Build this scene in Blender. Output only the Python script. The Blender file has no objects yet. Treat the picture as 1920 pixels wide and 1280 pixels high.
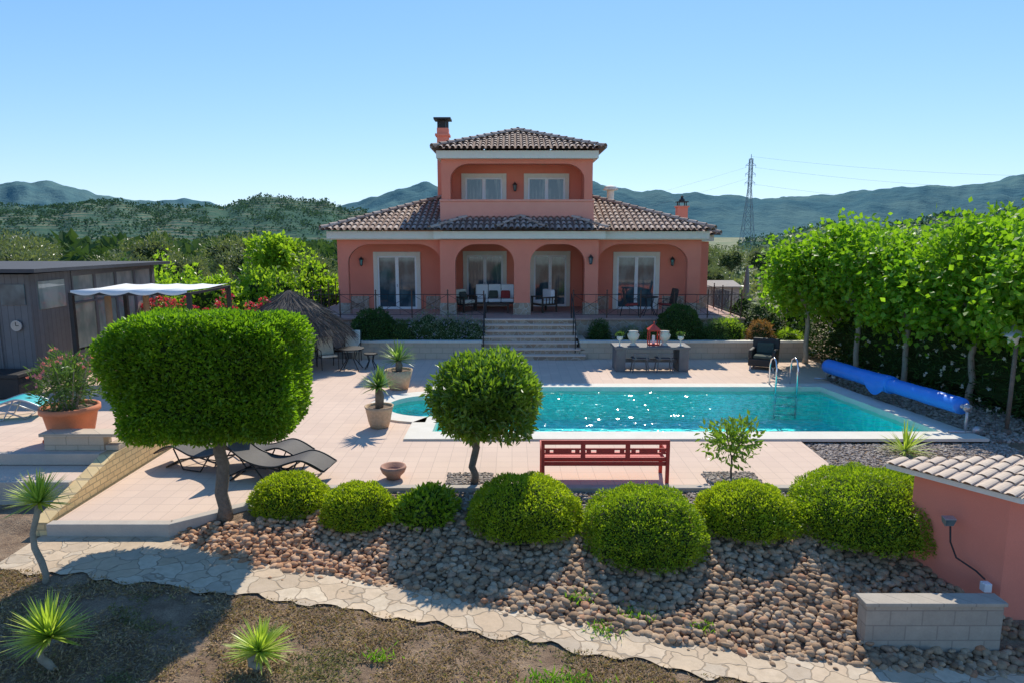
import bpy, math, random
import numpy as np
import bmesh
from mathutils import Vector, Matrix, noise
rnd=random.Random(7); RNG=np.random.default_rng(7)
scene=bpy.context.scene
COL=scene.collection
# ------------------------------------------------------------------ materials
def new_mat(name):
    m=bpy.data.materials.new(name); m.use_nodes=True
    nt=m.node_tree; nt.nodes.clear()
    out=nt.nodes.new('ShaderNodeOutputMaterial')
    return m,nt,out
def mixc(nt,fac,a,b,bt='MIX'):
    n=nt.nodes.new('ShaderNodeMix'); n.data_type='RGBA'; n.blend_type=bt
    for s,v in ((n.inputs[0],fac),(n.inputs[6],a),(n.inputs[7],b)):
        if hasattr(v,'links'): nt.links.new(v,s)
        else: s.default_value=(v if not isinstance(v,tuple) else (*v[:3],1))
    return n.outputs[2]
def ramp(nt,src,stops):
    r=nt.nodes.new('ShaderNodeValToRGB'); e=r.color_ramp.elements
    while len(e)<len(stops): e.new(.5)
    for i,(p,c) in enumerate(stops):
        e[i].position=p; e[i].color=(*c,1) if isinstance(c,tuple) else (c,c,c,1)
    nt.links.new(src,r.inputs[0]); return r.outputs[0]
def objco(nt): 
    return nt.nodes.new('ShaderNodeTexCoord').outputs['Object']
def worldco(nt):
    return nt.nodes.new('ShaderNodeNewGeometry').outputs['Position']
def noisef(nt,co,scale,detail=4,rough=.55):
    n=nt.nodes.new('ShaderNodeTexNoise'); n.inputs['Scale'].default_value=scale
    n.inputs['Detail'].default_value=detail; n.inputs['Roughness'].default_value=rough
    nt.links.new(co,n.inputs['Vector']); return n.outputs['Fac']
def bump(nt,h,strength=.3,dist=.02,nrm=None):
    b=nt.nodes.new('ShaderNodeBump'); b.inputs['Strength'].default_value=strength
    b.inputs['Distance'].default_value=dist; nt.links.new(h,b.inputs['Height'])
    if nrm: nt.links.new(nrm,b.inputs['Normal'])
    return b.outputs[0]
def principled(nt,out,col,rough=.7,nrm=None,metal=0,spec=.3):
    p=nt.nodes.new('ShaderNodeBsdfPrincipled')
    if hasattr(col,'links'): nt.links.new(col,p.inputs['Base Color'])
    else: p.inputs['Base Color'].default_value=(*col,1)
    if hasattr(rough,'links'): nt.links.new(rough,p.inputs['Roughness'])
    else: p.inputs['Roughness'].default_value=rough
    p.inputs['Metallic'].default_value=metal
    p.inputs['Specular IOR Level'].default_value=spec
    if nrm: nt.links.new(nrm,p.inputs['Normal'])
    if out: nt.links.new(p.outputs[0],out.inputs[0])
    return p
def pm(name,c1,c2=None,scale=6,rough=.75,bs=.25,bd=.01,metal=0,spec=.3,fine=40):
    m,nt,out=new_mat(name); co=objco(nt)
    if c2 is None: c2=tuple(x*.8 for x in c1)
    f=ramp(nt,noisef(nt,co,scale),[(.3,0.0),(.7,1.0)])
    f2=noisef(nt,co,fine,3)
    c=mixc(nt,f,c2,c1)
    c=mixc(nt,.35,c,mixc(nt,f2,tuple(x*.6 for x in c1),tuple(min(1,x*1.25) for x in c1)))
    principled(nt,out,c,rough,bump(nt,f2,bs,bd) if bs else None,metal,spec)
    return m
def leafmat(name,c1,c2,trans=.35,rough=.4,spec=.4,big=1.2,dk=.62):
    m,nt,out=new_mat(name)
    g=nt.nodes.new('ShaderNodeNewGeometry')
    nf=noisef(nt,g.outputs['Position'],big,3)
    c=ramp(nt,g.outputs['Random Per Island'],[(0,c1),(1,c2)])
    dark=tuple(x*dk for x in c1)
    c=mixc(nt,ramp(nt,nf,[(.35,.45),(.65,0.0)]),c,dark)
    p=principled(nt,None,c,rough,None,0,spec)
    t=nt.nodes.new('ShaderNodeBsdfTranslucent')
    c3=mixc(nt,1.0,c,(1.5,1.6,.6),'MULTIPLY'); nt.links.new(c3,t.inputs[0])
    mx=nt.nodes.new('ShaderNodeMixShader'); mx.inputs[0].default_value=trans
    nt.links.new(p.outputs[0],mx.inputs[1]); nt.links.new(t.outputs[0],mx.inputs[2])
    nt.links.new(mx.outputs[0],out.inputs[0]); return m
def islandmat(name,stops,rough=.85,scale=25,bs=.4,bd=.01,dk=.6):
    m,nt,out=new_mat(name); g=nt.nodes.new('ShaderNodeNewGeometry')
    c=ramp(nt,g.outputs['Random Per Island'],stops)
    f=noisef(nt,g.outputs['Position'],scale,4)
    c=mixc(nt,ramp(nt,f,[(.35,.5),(.65,0.0)]),c,tuple(x*dk for x in stops[0][1]))
    principled(nt,out,c,rough,bump(nt,f,bs,bd)); return m
def brickmat(name,c1,c2,mortar,bw,bh,offset=.5,wall=True,ms=.008,rough=.85,bs=.5,frq=2,world=False,bias=0,nscale=3.0,namt=.35):
    m,nt,out=new_mat(name); co=worldco(nt) if world else objco(nt)
    if wall:
        s=nt.nodes.new('ShaderNodeSeparateXYZ'); nt.links.new(co,s.inputs[0])
        a=nt.nodes.new('ShaderNodeMath'); a.operation='ADD'; nt.links.new(s.outputs[0],a.inputs[0]); nt.links.new(s.outputs[1],a.inputs[1])
        cb=nt.nodes.new('ShaderNodeCombineXYZ'); nt.links.new(a.outputs[0],cb.inputs[0]); nt.links.new(s.outputs[2],cb.inputs[1]); v=cb.outputs[0]
    else: v=co
    b=nt.nodes.new('ShaderNodeTexBrick'); nt.links.new(v,b.inputs['Vector'])
    b.offset=offset; b.offset_frequency=frq
    for k,x in (('Color1',(*c1,1)),('Color2',(*c2,1)),('Mortar',(*mortar,1)),('Scale',1.0),('Mortar Size',ms),('Mortar Smooth',.2),('Bias',bias),('Brick Width',bw),('Row Height',bh)):
        b.inputs[k].default_value=x
    nf=noisef(nt,co,nscale,5,.6)
    c=mixc(nt,ramp(nt,nf,[(.3,namt),(.7,0.0)]),b.outputs['Color'],tuple(x*.62 for x in c2))
    f2=noisef(nt,co,45,3)
    c=mixc(nt,.22,c,mixc(nt,f2,tuple(x*.5 for x in c1),tuple(min(1,x*1.3) for x in c1)))
    inv=nt.nodes.new('ShaderNodeMath'); inv.operation='MULTIPLY_ADD'; inv.inputs[1].default_value=-1; inv.inputs[2].default_value=1
    nt.links.new(b.outputs['Fac'],inv.inputs[0])
    n1=bump(nt,f2,.25,.006); n2=bump(nt,inv.outputs[0],bs,.012,n1)
    principled(nt,out,c,rough,n2); return m
def stonemat(name,cols,mortar,scale,edge=.04,rough=.85,flat=False,dist=.12):
    m,nt,out=new_mat(name); co=worldco(nt)
    mp=nt.nodes.new('ShaderNodeMapping'); nt.links.new(co,mp.inputs[0])
    if flat: mp.inputs['Scale'].default_value=(1,1,0)
    dn=nt.nodes.new('ShaderNodeTexNoise'); dn.inputs['Scale'].default_value=3; nt.links.new(mp.outputs[0],dn.inputs[0])
    ad=nt.nodes.new('ShaderNodeVectorMath'); ad.operation='MULTIPLY_ADD'; ad.inputs[1].default_value=(dist,dist,dist)
    nt.links.new(dn.outputs['Color'],ad.inputs[0]); nt.links.new(mp.outputs[0],ad.inputs[2])
    v1=nt.nodes.new('ShaderNodeTexVoronoi'); v1.inputs['Scale'].default_value=scale; nt.links.new(ad.outputs[0],v1.inputs['Vector'])
    v2=nt.nodes.new('ShaderNodeTexVoronoi'); v2.feature='DISTANCE_TO_EDGE'; v2.inputs['Scale'].default_value=scale; nt.links.new(ad.outputs[0],v2.inputs['Vector'])
    s=nt.nodes.new('ShaderNodeSeparateColor'); nt.links.new(v1.outputs['Color'],s.inputs[0])
    c=ramp(nt,s.outputs[0],[(i/(len(cols)-1),c) for i,c in enumerate(cols)])
    nf=noisef(nt,co,7,6,.7)
    c=mixc(nt,ramp(nt,nf,[(.35,.5),(.65,0.0)]),c,tuple(x*.7 for x in cols[0]))
    ef=ramp(nt,v2.outputs['Distance'],[(edge*.4,0.0),(edge,1.0)])
    c=mixc(nt,ef,mortar,c)
    nb=bump(nt,nf,.5,.015); n2=bump(nt,ef,.6,.015,nb)
    principled(nt,out,c,rough,n2); return m
M={}
M['pink']=pm('salmon_plaster',(.90,.29,.195),(.80,.245,.165),1.3,.9,.35,.006,fine=90)
M['pinkb']=pm('salmon_plaster_parapet',(.92,.38,.275),(.85,.325,.235),1.5,.9,.3,.006,fine=90)
M['cream']=pm('cream_stone_trim',(.87,.80,.69),(.80,.73,.62),4,.8)
M['white']=pm('white_paint',(.92,.92,.91),(.88,.88,.87),5,.4,.05)
M['black']=pm('black_iron',(.03,.03,.032),(.045,.04,.036),9,.5,.1)
M['rust']=pm('rusty_iron',(.16,.085,.06),(.09,.06,.05),12,.7)
M['chrome']=pm('polished_steel',(.8,.81,.83),(.75,.75,.77),5,.15,0,metal=1)
M['alu']=pm('grey_aluminium',(.5,.51,.53),(.42,.43,.44),5,.4,.05,metal=.6)
M['pylonsteel']=pm('galvanised_steel',(.26,.29,.32),(.22,.25,.28),5,.6,.05)
M['wooddark']=pm('dark_stained_wood',(.09,.065,.05),(.05,.04,.032),5,.6,.3)
M['greytable']=pm('grey_weathered_wood',(.19,.185,.185),(.13,.128,.13),6,.7,.3)
M['postwood']=pm('post_wood',(.40,.27,.17),(.28,.18,.11),5,.7,.3)
M['rattan']=pm('black_rattan',(.05,.044,.04),(.028,.025,.025),40,.6,.5,fine=120)
M['cushion']=pm('white_cushion',(.93,.93,.91),(.88,.88,.86),3,.9,.2)
M['cushdark']=pm('dark_cushion',(.09,.11,.09),(.05,.06,.05),8,.9,.2)
M['cushred']=pm('red_cushion',(.42,.07,.06),(.33,.05,.045),8,.9,.2)
M['cushbeige']=pm('beige_cushion',(.78,.75,.62),(.68,.65,.52),8,.9,.2)
M['greycloth']=pm('grey_brown_cloth',(.30,.27,.25),(.22,.20,.185),8,.9,.3)
M['red']=pm('red_painted_wood',(.62,.065,.05),(.46,.05,.035),6,.5,.25,fine=60)
M['terracotta']=pm('terracotta_clay',(.72,.26,.13),(.62,.21,.1),4,.75,.2)
M['potstone']=pm('beige_textured_pot',(.64,.46,.30),(.45,.3,.19),14,.85,.6,.02)
M['bowl']=pm('red_stone_bowl',(.52,.28,.20),(.38,.2,.14),7,.8,.4)
M['coping']=pm('pale_coping_stone',(.76,.71,.61),(.66,.61,.51),3,.8,.2)
M['bark']=pm('tree_bark',(.24,.20,.155),(.12,.095,.075),14,.9,.9,.03)
M['barkpale']=pm('pale_bark',(.40,.36,.28),(.24,.22,.17),9,.9,.5,.02)
M['soil']=pm('soil',(.24,.165,.115),(.14,.10,.075),6,.95,.8,.03)
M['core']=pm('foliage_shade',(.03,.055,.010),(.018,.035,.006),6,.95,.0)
M['blockgrey']=brickmat('tan_grey_concrete_block',(.50,.43,.34),(.43,.365,.29),(.30,.255,.21),.4,.2,ms=.009,nscale=5,namt=.5)
M['blockbeige']=brickmat('beige_block_wall',(.66,.53,.39),(.58,.46,.34),(.40,.32,.23),.4,.2,ms=.009)
M['splitbrick']=brickmat('yellow_split_face_block',(.90,.64,.32),(.74,.51,.25),(.42,.31,.19),.2,.1,ms=.009,bs=1.0)
M['paving']=brickmat('pink_beige_paving_tile',(.75,.56,.43),(.69,.51,.395),(.50,.375,.295),.30,.30,offset=0,wall=False,ms=.006,bs=.3,nscale=.8,namt=.28)
M['terrtile']=brickmat('terracotta_floor_tile',(.55,.35,.28),(.48,.30,.24),(.38,.29,.24),.33,.33,offset=0,wall=False,ms=.008)
M['tread']=pm('pale_brick_tread',(.86,.62,.48),(.72,.50,.38),9,.85,.3)
M['stone']=stonemat('brown_stone_cladding',[(.36,.26,.19),(.56,.43,.32),(.46,.31,.21),(.60,.50,.39)],(.56,.49,.41),4.5,.05)
M['crazy']=stonemat('crazy_paving',[(.57,.43,.285),(.69,.54,.38),(.60,.44,.29),(.52,.42,.31),(.74,.60,.43)],(.37,.28,.19),3.3,.035,flat=True,dist=.35)
M['tile']=islandmat('clay_roof_tile',[(0,(.40,.275,.21)),(.35,(.56,.42,.33)),(.7,(.66,.53,.43)),(1,(.50,.35,.27))],.85,14)
M['tilepale']=islandmat('pale_clay_roof_tile',[(0,(.60,.47,.36)),(.5,(.68,.55,.42)),(1,(.62,.48,.36))],.85,14,dk=.85)
M['tilebase']=pm('roof_channel_tile',(.30,.20,.155),(.22,.15,.115),7,.9)
M['palebase']=pm('pale_roof_channel',(.60,.47,.37),(.53,.41,.32),7,.9)
M['blue']=pm('blue_pool_cover',(.03,.25,.88),(.025,.21,.76),3,.4,.25,.01,spec=.5)
M['canvas']=pm('white_canvas',(.88,.87,.82),(.80,.79,.74),3,.9,.2)
M['straw']=islandmat('grey_reed',[(0,(.09,.075,.065)),(.5,(.165,.145,.125)),(1,(.25,.225,.195))],.95,20)
M['shedwood']=brickmat('grey_plank',(.20,.195,.195),(.15,.145,.145),(.06,.058,.056),.16,4.0,offset=0,ms=.006,bs=.6,nscale=6)
M['roofdark']=pm('dark_roof_felt',(.085,.085,.09),(.06,.06,.065),4,.8,.3)
M['sunblue']=pm('turquoise_sling',(.05,.5,.5),(.04,.4,.45),5,.7,.1)
M['concrete']=pm('kerb_concrete',(.54,.47,.39),(.44,.38,.32),4,.9,.3)
M['sling']=pm('dark_taupe_sling',(.12,.105,.095),(.09,.08,.07),8,.7,.3,fine=150)
def glassmat(key,name,a,b,sc,lo=.38,hi=.62):
    m,nt,out=new_mat(name); co=objco(nt); mp=nt.nodes.new('ShaderNodeMapping'); mp.inputs['Scale'].default_value=(sc,1,.6); nt.links.new(co,mp.inputs[0])
    nf=noisef(nt,mp.outputs[0],1.6,3)
    principled(nt,out,mixc(nt,ramp(nt,nf,[(lo,0.0),(hi,1.0)]),a,b),.04,None,0,1.0); M[key]=m
glassmat('glass','window_glass',(.04,.08,.10),(.12,.19,.21),1.0,.45,.6)
glassmat('glassc','curtain_glass',(.06,.12,.17),(.22,.29,.31),4.0,.45,.65)
glassmat('glassp','greenhouse_glass',(.22,.28,.26),(.45,.48,.42),1.0)
m,nt,out=new_mat('pool_water')
fr=nt.nodes.new('ShaderNodeFresnel'); fr.inputs[0].default_value=1.33
gl=nt.nodes.new('ShaderNodeBsdfGlossy'); gl.inputs['Roughness'].default_value=.09
tr=nt.nodes.new('ShaderNodeBsdfTransparent'); tr.inputs[0].default_value=(.62,1,1,1)
mx=nt.nodes.new('ShaderNodeMixShader'); nt.links.new(fr.outputs[0],mx.inputs[0]); nt.links.new(tr.outputs[0],mx.inputs[1]); nt.links.new(gl.outputs[0],mx.inputs[2])
nt.links.new(mx.outputs[0],out.inputs[0]); M['water']=m
m,nt,out=new_mat('turquoise_pool_tile_caustics'); co=worldco(nt)
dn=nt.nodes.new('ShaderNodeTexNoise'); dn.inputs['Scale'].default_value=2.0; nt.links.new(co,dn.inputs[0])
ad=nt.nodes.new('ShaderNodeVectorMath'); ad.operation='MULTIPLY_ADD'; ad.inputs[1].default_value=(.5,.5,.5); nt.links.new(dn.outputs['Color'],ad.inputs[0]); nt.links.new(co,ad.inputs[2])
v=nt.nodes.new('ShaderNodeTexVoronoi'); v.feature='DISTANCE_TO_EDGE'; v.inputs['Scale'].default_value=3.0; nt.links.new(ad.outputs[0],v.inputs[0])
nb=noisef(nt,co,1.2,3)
c=mixc(nt,ramp(nt,v.outputs['Distance'],[(.0,1.0),(.16,0.0)]),(.04,.84,.80),(.35,.99,.95))  # turquoise floor with a bright caustic-like light web painted into its colour
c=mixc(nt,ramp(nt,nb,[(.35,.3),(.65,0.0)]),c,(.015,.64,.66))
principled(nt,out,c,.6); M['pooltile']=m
M['lf_hedge']=leafmat('clipped_tree_leaf',(.10,.22,.014),(.27,.44,.025),.5)
M['lf_box']=leafmat('boxwood_leaf',(.22,.31,.018),(.54,.60,.035),.45,big=3)
M['lf_boxg']=leafmat('boxwood_green_leaf',(.17,.28,.018),(.43,.52,.035),.45,big=3)
M['lf_bay']=leafmat('bay_leaf',(.09,.18,.022),(.28,.40,.05),.45,.3,.7)
M['lf_plane']=leafmat('plane_tree_leaf',(.12,.26,.018),(.32,.50,.035),.5,.5,big=.8)
M['lf_vine']=leafmat('bright_shrub_leaf',(.20,.34,.03),(.42,.56,.06),.5)
M['lf_dark']=leafmat('dark_shrub_leaf',(.04,.095,.025),(.095,.18,.04),.35)
M['lf_ole']=leafmat('oleander_leaf',(.07,.14,.04),(.17,.27,.07),.35)
M['lf_lav']=leafmat('lavender_leaf',(.20,.25,.15),(.36,.40,.31),.3)
M['lf_lavf']=leafmat('lavender_flower',(.35,.3,.45),(.55,.5,.65),.3)
M['lf_redpl']=leafmat('reddish_shrub_leaf',(.30,.13,.07),(.48,.27,.13),.35)
M['lf_olive']=leafmat('olive_leaf',(.13,.165,.075),(.26,.29,.15),.3,big=.5)
M['lf_pine']=leafmat('pine_foliage',(.04,.085,.035),(.11,.17,.06),.25,.8,.1,big=.05)
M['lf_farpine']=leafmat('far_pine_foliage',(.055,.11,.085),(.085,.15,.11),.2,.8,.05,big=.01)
M['lf_yucca']=leafmat('yucca_leaf',(.36,.47,.06),(.60,.68,.18),.4,.4,.5,dk=.8)
M['lf_palm']=leafmat('palm_leaf',(.10,.2,.05),(.28,.4,.11),.4,.4,.5)
M['fl_white']=leafmat('white_petal',(.75,.75,.71),(.88,.88,.84),.3)
M['fl_pink']=leafmat('pink_petal',(.7,.2,.25),(.88,.38,.42),.3)
M['fl_red']=leafmat('crimson_petal',(.60,.03,.09),(.80,.12,.22),.3,dk=.8)
M['dry']=leafmat('dry_ground_cover',(.28,.185,.11),(.66,.48,.31),.25,.8,.1,big=2)
M['drygreen']=leafmat('grey_green_ground_cover',(.18,.17,.075),(.38,.34,.17),.3,.8,.1,big=2)
M['weed']=leafmat('weed_leaf',(.15,.32,.03),(.3,.48,.05),.4)
# ------------------------------------------------------------------ helpers
def setp(o,label=None,cat=None,group=None,kind=None):
    if label:o['label']=label
    if cat:o['category']=cat
    if group:o['group']=group
    if kind:o['kind']=kind
    return o
def thing(name,loc,label,cat,group=None):
    e=bpy.data.objects.new(name,None); e.location=loc; e.empty_display_size=.2; COL.objects.link(e)
    return setp(e,label,cat,group)
class MB:
    def __init__(s): s.v=[];s.f=[];s.m=[]
    def add(s,vs,fs,mi=0):
        b=len(s.v); s.v+= [tuple(x) for x in vs]; s.f+=[tuple(i+b for i in f) for f in fs]; s.m+=[mi]*len(fs); return s
    def box(s,x0,x1,y0,y1,z0,z1,mi=0):
        vs=[(x0,y0,z0),(x1,y0,z0),(x1,y1,z0),(x0,y1,z0),(x0,y0,z1),(x1,y0,z1),(x1,y1,z1),(x0,y1,z1)]
        return s.add(vs,[(0,3,2,1),(4,5,6,7),(0,1,5,4),(1,2,6,5),(2,3,7,6),(3,0,4,7)],mi)
    def hexa(s,b,t,mi=0):
        return s.add(list(b)+list(t),[(0,3,2,1),(4,5,6,7),(0,1,5,4),(1,2,6,5),(2,3,7,6),(3,0,4,7)],mi)
    def tube(s,pts,r,n=8,mi=0,cap=True):
        pts=[Vector(p) for p in pts]; k=len(pts)
        if not hasattr(r,'__len__'): r=[r]*k
        vs=[];fs=[]
        up=Vector((0,0,1)); prev=None
        for i,p in enumerate(pts):
            t=(pts[min(i+1,k-1)]-pts[max(i-1,0)]).normalized()
            if prev is None:
                a=t.orthogonal().normalized() if abs(t.z)>.95 else t.cross(up).normalized()
            else:
                a=(prev-t*prev.dot(t)); a=a.normalized() if a.length>1e-5 else t.orthogonal().normalized()
            prev=a; b=t.cross(a)
            for j in range(n):
                an=2*math.pi*j/n; vs.append(p+a*math.cos(an)*r[i]+b*math.sin(an)*r[i])
        for i in range(k-1):
            for j in range(n):
                j2=(j+1)%n; fs.append((i*n+j,i*n+j2,(i+1)*n+j2,(i+1)*n+j))
        if cap: fs.append(tuple(range(n-1,-1,-1))); fs.append(tuple((k-1)*n+j for j in range(n)))
        return s.add(vs,fs,mi)
    def lathe(s,prof,c=(0,0,0),n=24,mi=0):
        vs=[];fs=[];k=len(prof)
        for r,z in prof:
            for j in range(n):
                a=2*math.pi*j/n; vs.append((c[0]+r*math.cos(a),c[1]+r*math.sin(a),c[2]+z))
        for i in range(k-1):
            for j in range(n):
                j2=(j+1)%n; fs.append((i*n+j,i*n+j2,(i+1)*n+j2,(i+1)*n+j))
        return s.add(vs,fs,mi)
    def obj(s,name,mats,parent=None,smooth=False,world=False,bevel=0,label=None,cat=None,kind=None,group=None,loc=None):
        me=bpy.data.meshes.new(name)
        vs=s.v
        if world and parent is not None:
            L=parent.location; vs=[(a-L.x,b-L.y,c-L.z) for a,b,c in vs]
        if parent is None and loc is not None: vs=[(a-loc[0],b-loc[1],c-loc[2]) for a,b,c in vs]
        me.from_pydata(vs,[],s.f)
        for mt in mats: me.materials.append(M[mt] if isinstance(mt,str) else mt)
        me.polygons.foreach_set('material_index',s.m)
        if smooth: me.polygons.foreach_set('use_smooth',[True]*len(s.f))
        me.update()
        o=bpy.data.objects.new(name,me); COL.objects.link(o)
        if parent is not None: o.parent=parent
        elif loc is not None: o.location=loc
        if bevel:
            b=o.modifiers.new('bevel','BEVEL'); b.width=bevel; b.segments=2; b.limit_method='ANGLE'
        return setp(o,label,cat,group,kind)
def npmesh(name,V,F,mi,mats,parent=None,smooth=False,**k):
    V=np.asarray(V,dtype=np.float32);F=np.asarray(F,dtype=np.int32)
    me=bpy.data.meshes.new(name); nf,w=F.shape
    me.vertices.add(len(V)); me.vertices.foreach_set('co',V.ravel())
    me.loops.add(nf*w); me.loops.foreach_set('vertex_index',F.ravel())
    me.polygons.add(nf); me.polygons.foreach_set('loop_start',np.arange(0,nf*w,w,dtype=np.int32))
    me.polygons.foreach_set('loop_total',np.full(nf,w,dtype=np.int32))
    for mt in mats: me.materials.append(M[mt])
    me.polygons.foreach_set('material_index',np.asarray(mi,dtype=np.int32) if hasattr(mi,'__len__') else np.full(nf,mi,dtype=np.int32))
    me.polygons.foreach_set('use_smooth',np.full(nf,smooth))
    me.update(calc_edges=True); me.validate()
    o=bpy.data.objects.new(name,me); COL.objects.link(o)
    if parent is not None:o.parent=parent
    return setp(o,**k)
def unit(a): return a/np.maximum(np.linalg.norm(a,axis=1,keepdims=True),1e-6)
def leafgeo(P,D,L,W,fold=.25,Nn=None):
    n=len(P); D=unit(D)
    R=RNG.normal(size=(n,3)) if Nn is None else Nn
    S=unit(np.cross(D,R)); U=np.cross(S,D)
    L=np.broadcast_to(L,(n,))[:,None]; W=np.broadcast_to(W,(n,))[:,None]
    mid=P+D*L*.45
    V=np.stack([P,mid+S*W/2+U*fold*W,P+D*L,mid-S*W/2+U*fold*W],1).reshape(-1,3)
    b=np.arange(n)[:,None]*4
    F=np.concatenate([b+np.array([[0,1,2]]),b+np.array([[0,2,3]])],1).reshape(-1,3)
    return V,F
def merge(parts):
    Vs=[];Fs=[];Ms=[];o=0
    for V,F,mi in parts:
        Vs.append(V);Fs.append(np.asarray(F)+o);Ms.append(np.full(len(F),mi));o+=len(V)
    return np.concatenate(Vs),np.concatenate(Fs),np.concatenate(Ms)
def ico(sub):
    bm=bmesh.new(); bmesh.ops.create_icosphere(bm,subdivisions=sub,radius=1)
    V=np.array([v.co[:] for v in bm.verts]);F=np.array([[v.index for v in f.verts] for f in bm.faces]); bm.free(); return V,F
ICO1=ico(2);ICO2=ico(3)
def nz(P,f,seed=0.): return np.array([noise.noise(Vector((p[0]*f+seed,p[1]*f+seed*.7,p[2]*f-seed))) for p in P])
def shell(n,dim,pw=2.4,hemi=False,amp=.08,nf=2.5,depth=.16,seed=0.):
    d=unit(RNG.normal(size=(n,3)))
    if pw>3:  # even coverage of boxy faces
        q=RNG.uniform(-1,1,size=(n,3)); ax=RNG.choice(3,size=n,p=[.25,.4,.35]); q[np.arange(n),ax]=np.sign(q[np.arange(n),ax]); d=unit(q)
    if hemi: d[:,2]=np.abs(d[:,2])*1.05-.05; d=unit(d)
    k=(np.abs(d)**pw).sum(1)**(-1/pw); B=d*k[:,None]*np.array(dim)
    r=1+amp*nz(B,nf,seed)*1.6+amp*.6*nz(B,nf*3,seed+9)-depth*RNG.random(n)**1.6
    nn=np.sign(d)*np.abs(d)**(1.5 if pw>3 else 1)
    return B*r[:,None],unit(nn/np.array(dim))
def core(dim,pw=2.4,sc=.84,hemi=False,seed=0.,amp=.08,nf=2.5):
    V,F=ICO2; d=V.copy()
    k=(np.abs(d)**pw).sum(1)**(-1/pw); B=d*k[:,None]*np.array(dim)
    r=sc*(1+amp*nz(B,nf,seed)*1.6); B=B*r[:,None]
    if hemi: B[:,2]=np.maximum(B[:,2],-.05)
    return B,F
def crown(name,n,dim,leaf,w,mats,parent=None,c=(0,0,0),pw=2.4,hemi=False,amp=.08,nf=2.5,depth=.16,seed=0.,corescale=.84,flowers=0,flsize=.05,out=.8,up=.3,flhi=False,tz=0,**k):
    P,Nn=shell(n,dim,pw,hemi,amp,nf,depth,seed)
    D=Nn*out+RNG.normal(size=(n,3))*.75+np.array([0,0,up])
    L=leaf*(.6+.8*RNG.random(n))
    V,F=leafgeo(P,D,L,L*w); parts=[(V,F,0)]
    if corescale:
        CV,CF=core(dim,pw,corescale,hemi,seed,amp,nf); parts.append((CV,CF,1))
    if flowers:
        P,Nn=shell(flowers,dim,pw,hemi,amp,nf,.03,seed); P*=1.04
        if flhi: P=P[P[:,2]>0]
        cs=np.repeat(P,4,0); V,F=leafgeo(cs,RNG.normal(size=cs.shape),flsize,flsize*.9); parts.append((V,F,2))
    V,F,mi=merge(parts)
    if tz:
        f=1+tz*np.clip(V[:,2]/dim[2],-1,1); V=V*np.stack([f,f,np.ones(len(V))],1)
    V=V+np.array(c)
    return npmesh(name,V,F,mi,mats,parent,**k)
def dup(root,loc,rot=0,sc=1,label=None):
    r=root.copy(); COL.objects.link(r); r.location=loc; r.rotation_euler=(0,0,rot); r.scale=(sc,sc,sc) if not hasattr(sc,'__len__') else sc
    if label: r['label']=label
    def rec(a,b):
        for c in list(a.children):
            if c.name in done: continue
            k=c.copy(); COL.objects.link(k); k.parent=b; done.add(k.name); rec(c,k)
    done=set(); rec(root,r); return r
# ------------------------------------------------------------------ terrain
UX=[-12,-5.36,-3.88,-2.66,-1.9,-.42,.95,2.23,3.43,4.6,7]; UY=[9.9,9.83,9.15,8.86,8.77,8.42,8.04,7.76,7.58,7.54,7.54]
LX=[-7.2,-6.3,-4.97,-3.86,-2.81,-1.74,-.72,.26,1.2,2.1,4.6,7]; LY=[8.7,8.59,8.36,8.22,8.15,7.95,7.75,7.57,7.36,7.15,6.6,6.3]
def yU(x): return float(np.interp(x,UX,UY))
def yL(x): return float(np.interp(x,LX,LY))
def zpath(x): return -.2-.065*min(max(x+5.4,0),11)
def ytop(x): return float(np.interp(x,[-5.4,-3.2],[10.1,10.55]))
def gz(x,y):
    zp=zpath(x); u=yU(x); t=min(max((y-u)/(ytop(x)-u),0),1); t=t*t*(3-2*t)*.6+t*.4
    z=zp*(1-t)-.07*t
    if 14.4<y<19.06 and -3.55<x<9.5-(y-14.5)*.146: return -2.4
    if y>50: z-=min((y-50)/120,1)*3.2
    if y<yL(x): z+=.05*noise.noise(Vector((x*.8,y*.8,0)))
    if y>60: z+=.5*noise.noise(Vector((x*.01,y*.01,3)))
    return z
def lin(a,b,s): return list(np.arange(a,b,s))
xs=[-4500,-3000,-1800,-1000,-600,-350,-200,-120,-70,-40,-25,-16,-12]+lin(-9.5,-3.9,.15)+lin(-3.8,-3.3,.1)+lin(-3.2,8.3,.15)+lin(8.4,10.2,.1)+[10.5,11,12,14,18,25,40,70,120,200,350,600,1000,1800,3000,4500]
ys=[-60,-30,-10,0,2]+lin(3,11.6,.15)+[12,13,14,14.2,14.3,14.39,14.45]+lin(14.8,18.9,.4)+[18.95,19.03,19.1,19.3,20,21,22,24,26,30,35,40,50,60,75,95,120,150,200,260,350,500,700,1000,1500,2200,3200,5000]
V=np.array([(x,y,gz(x,y)) for y in ys for x in xs]);nx=len(xs)
F=np.array([(j*nx+i,j*nx+i+1,(j+1)*nx+i+1,(j+1)*nx+i) for j in range(len(ys)-1) for i in range(nx-1)])
m,nt,out=new_mat('garden_soil_and_fields'); co=worldco(nt)
s=nt.nodes.new('ShaderNodeSeparateXYZ'); nt.links.new(co,s.inputs[0])
mr=nt.nodes.new('ShaderNodeMapRange'); mr.inputs[1].default_value=28; mr.inputs[2].default_value=60; nt.links.new(s.outputs[1],mr.inputs[0])
near=mixc(nt,ramp(nt,noisef(nt,co,3.5,7,.7),[(.38,0.0),(.62,1.0)]),(.27,.175,.11),(.50,.35,.225))
near=mixc(nt,ramp(nt,noisef(nt,co,60,3,.6),[(.4,.5),(.6,0.0)]),near,(.14,.09,.06))
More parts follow.
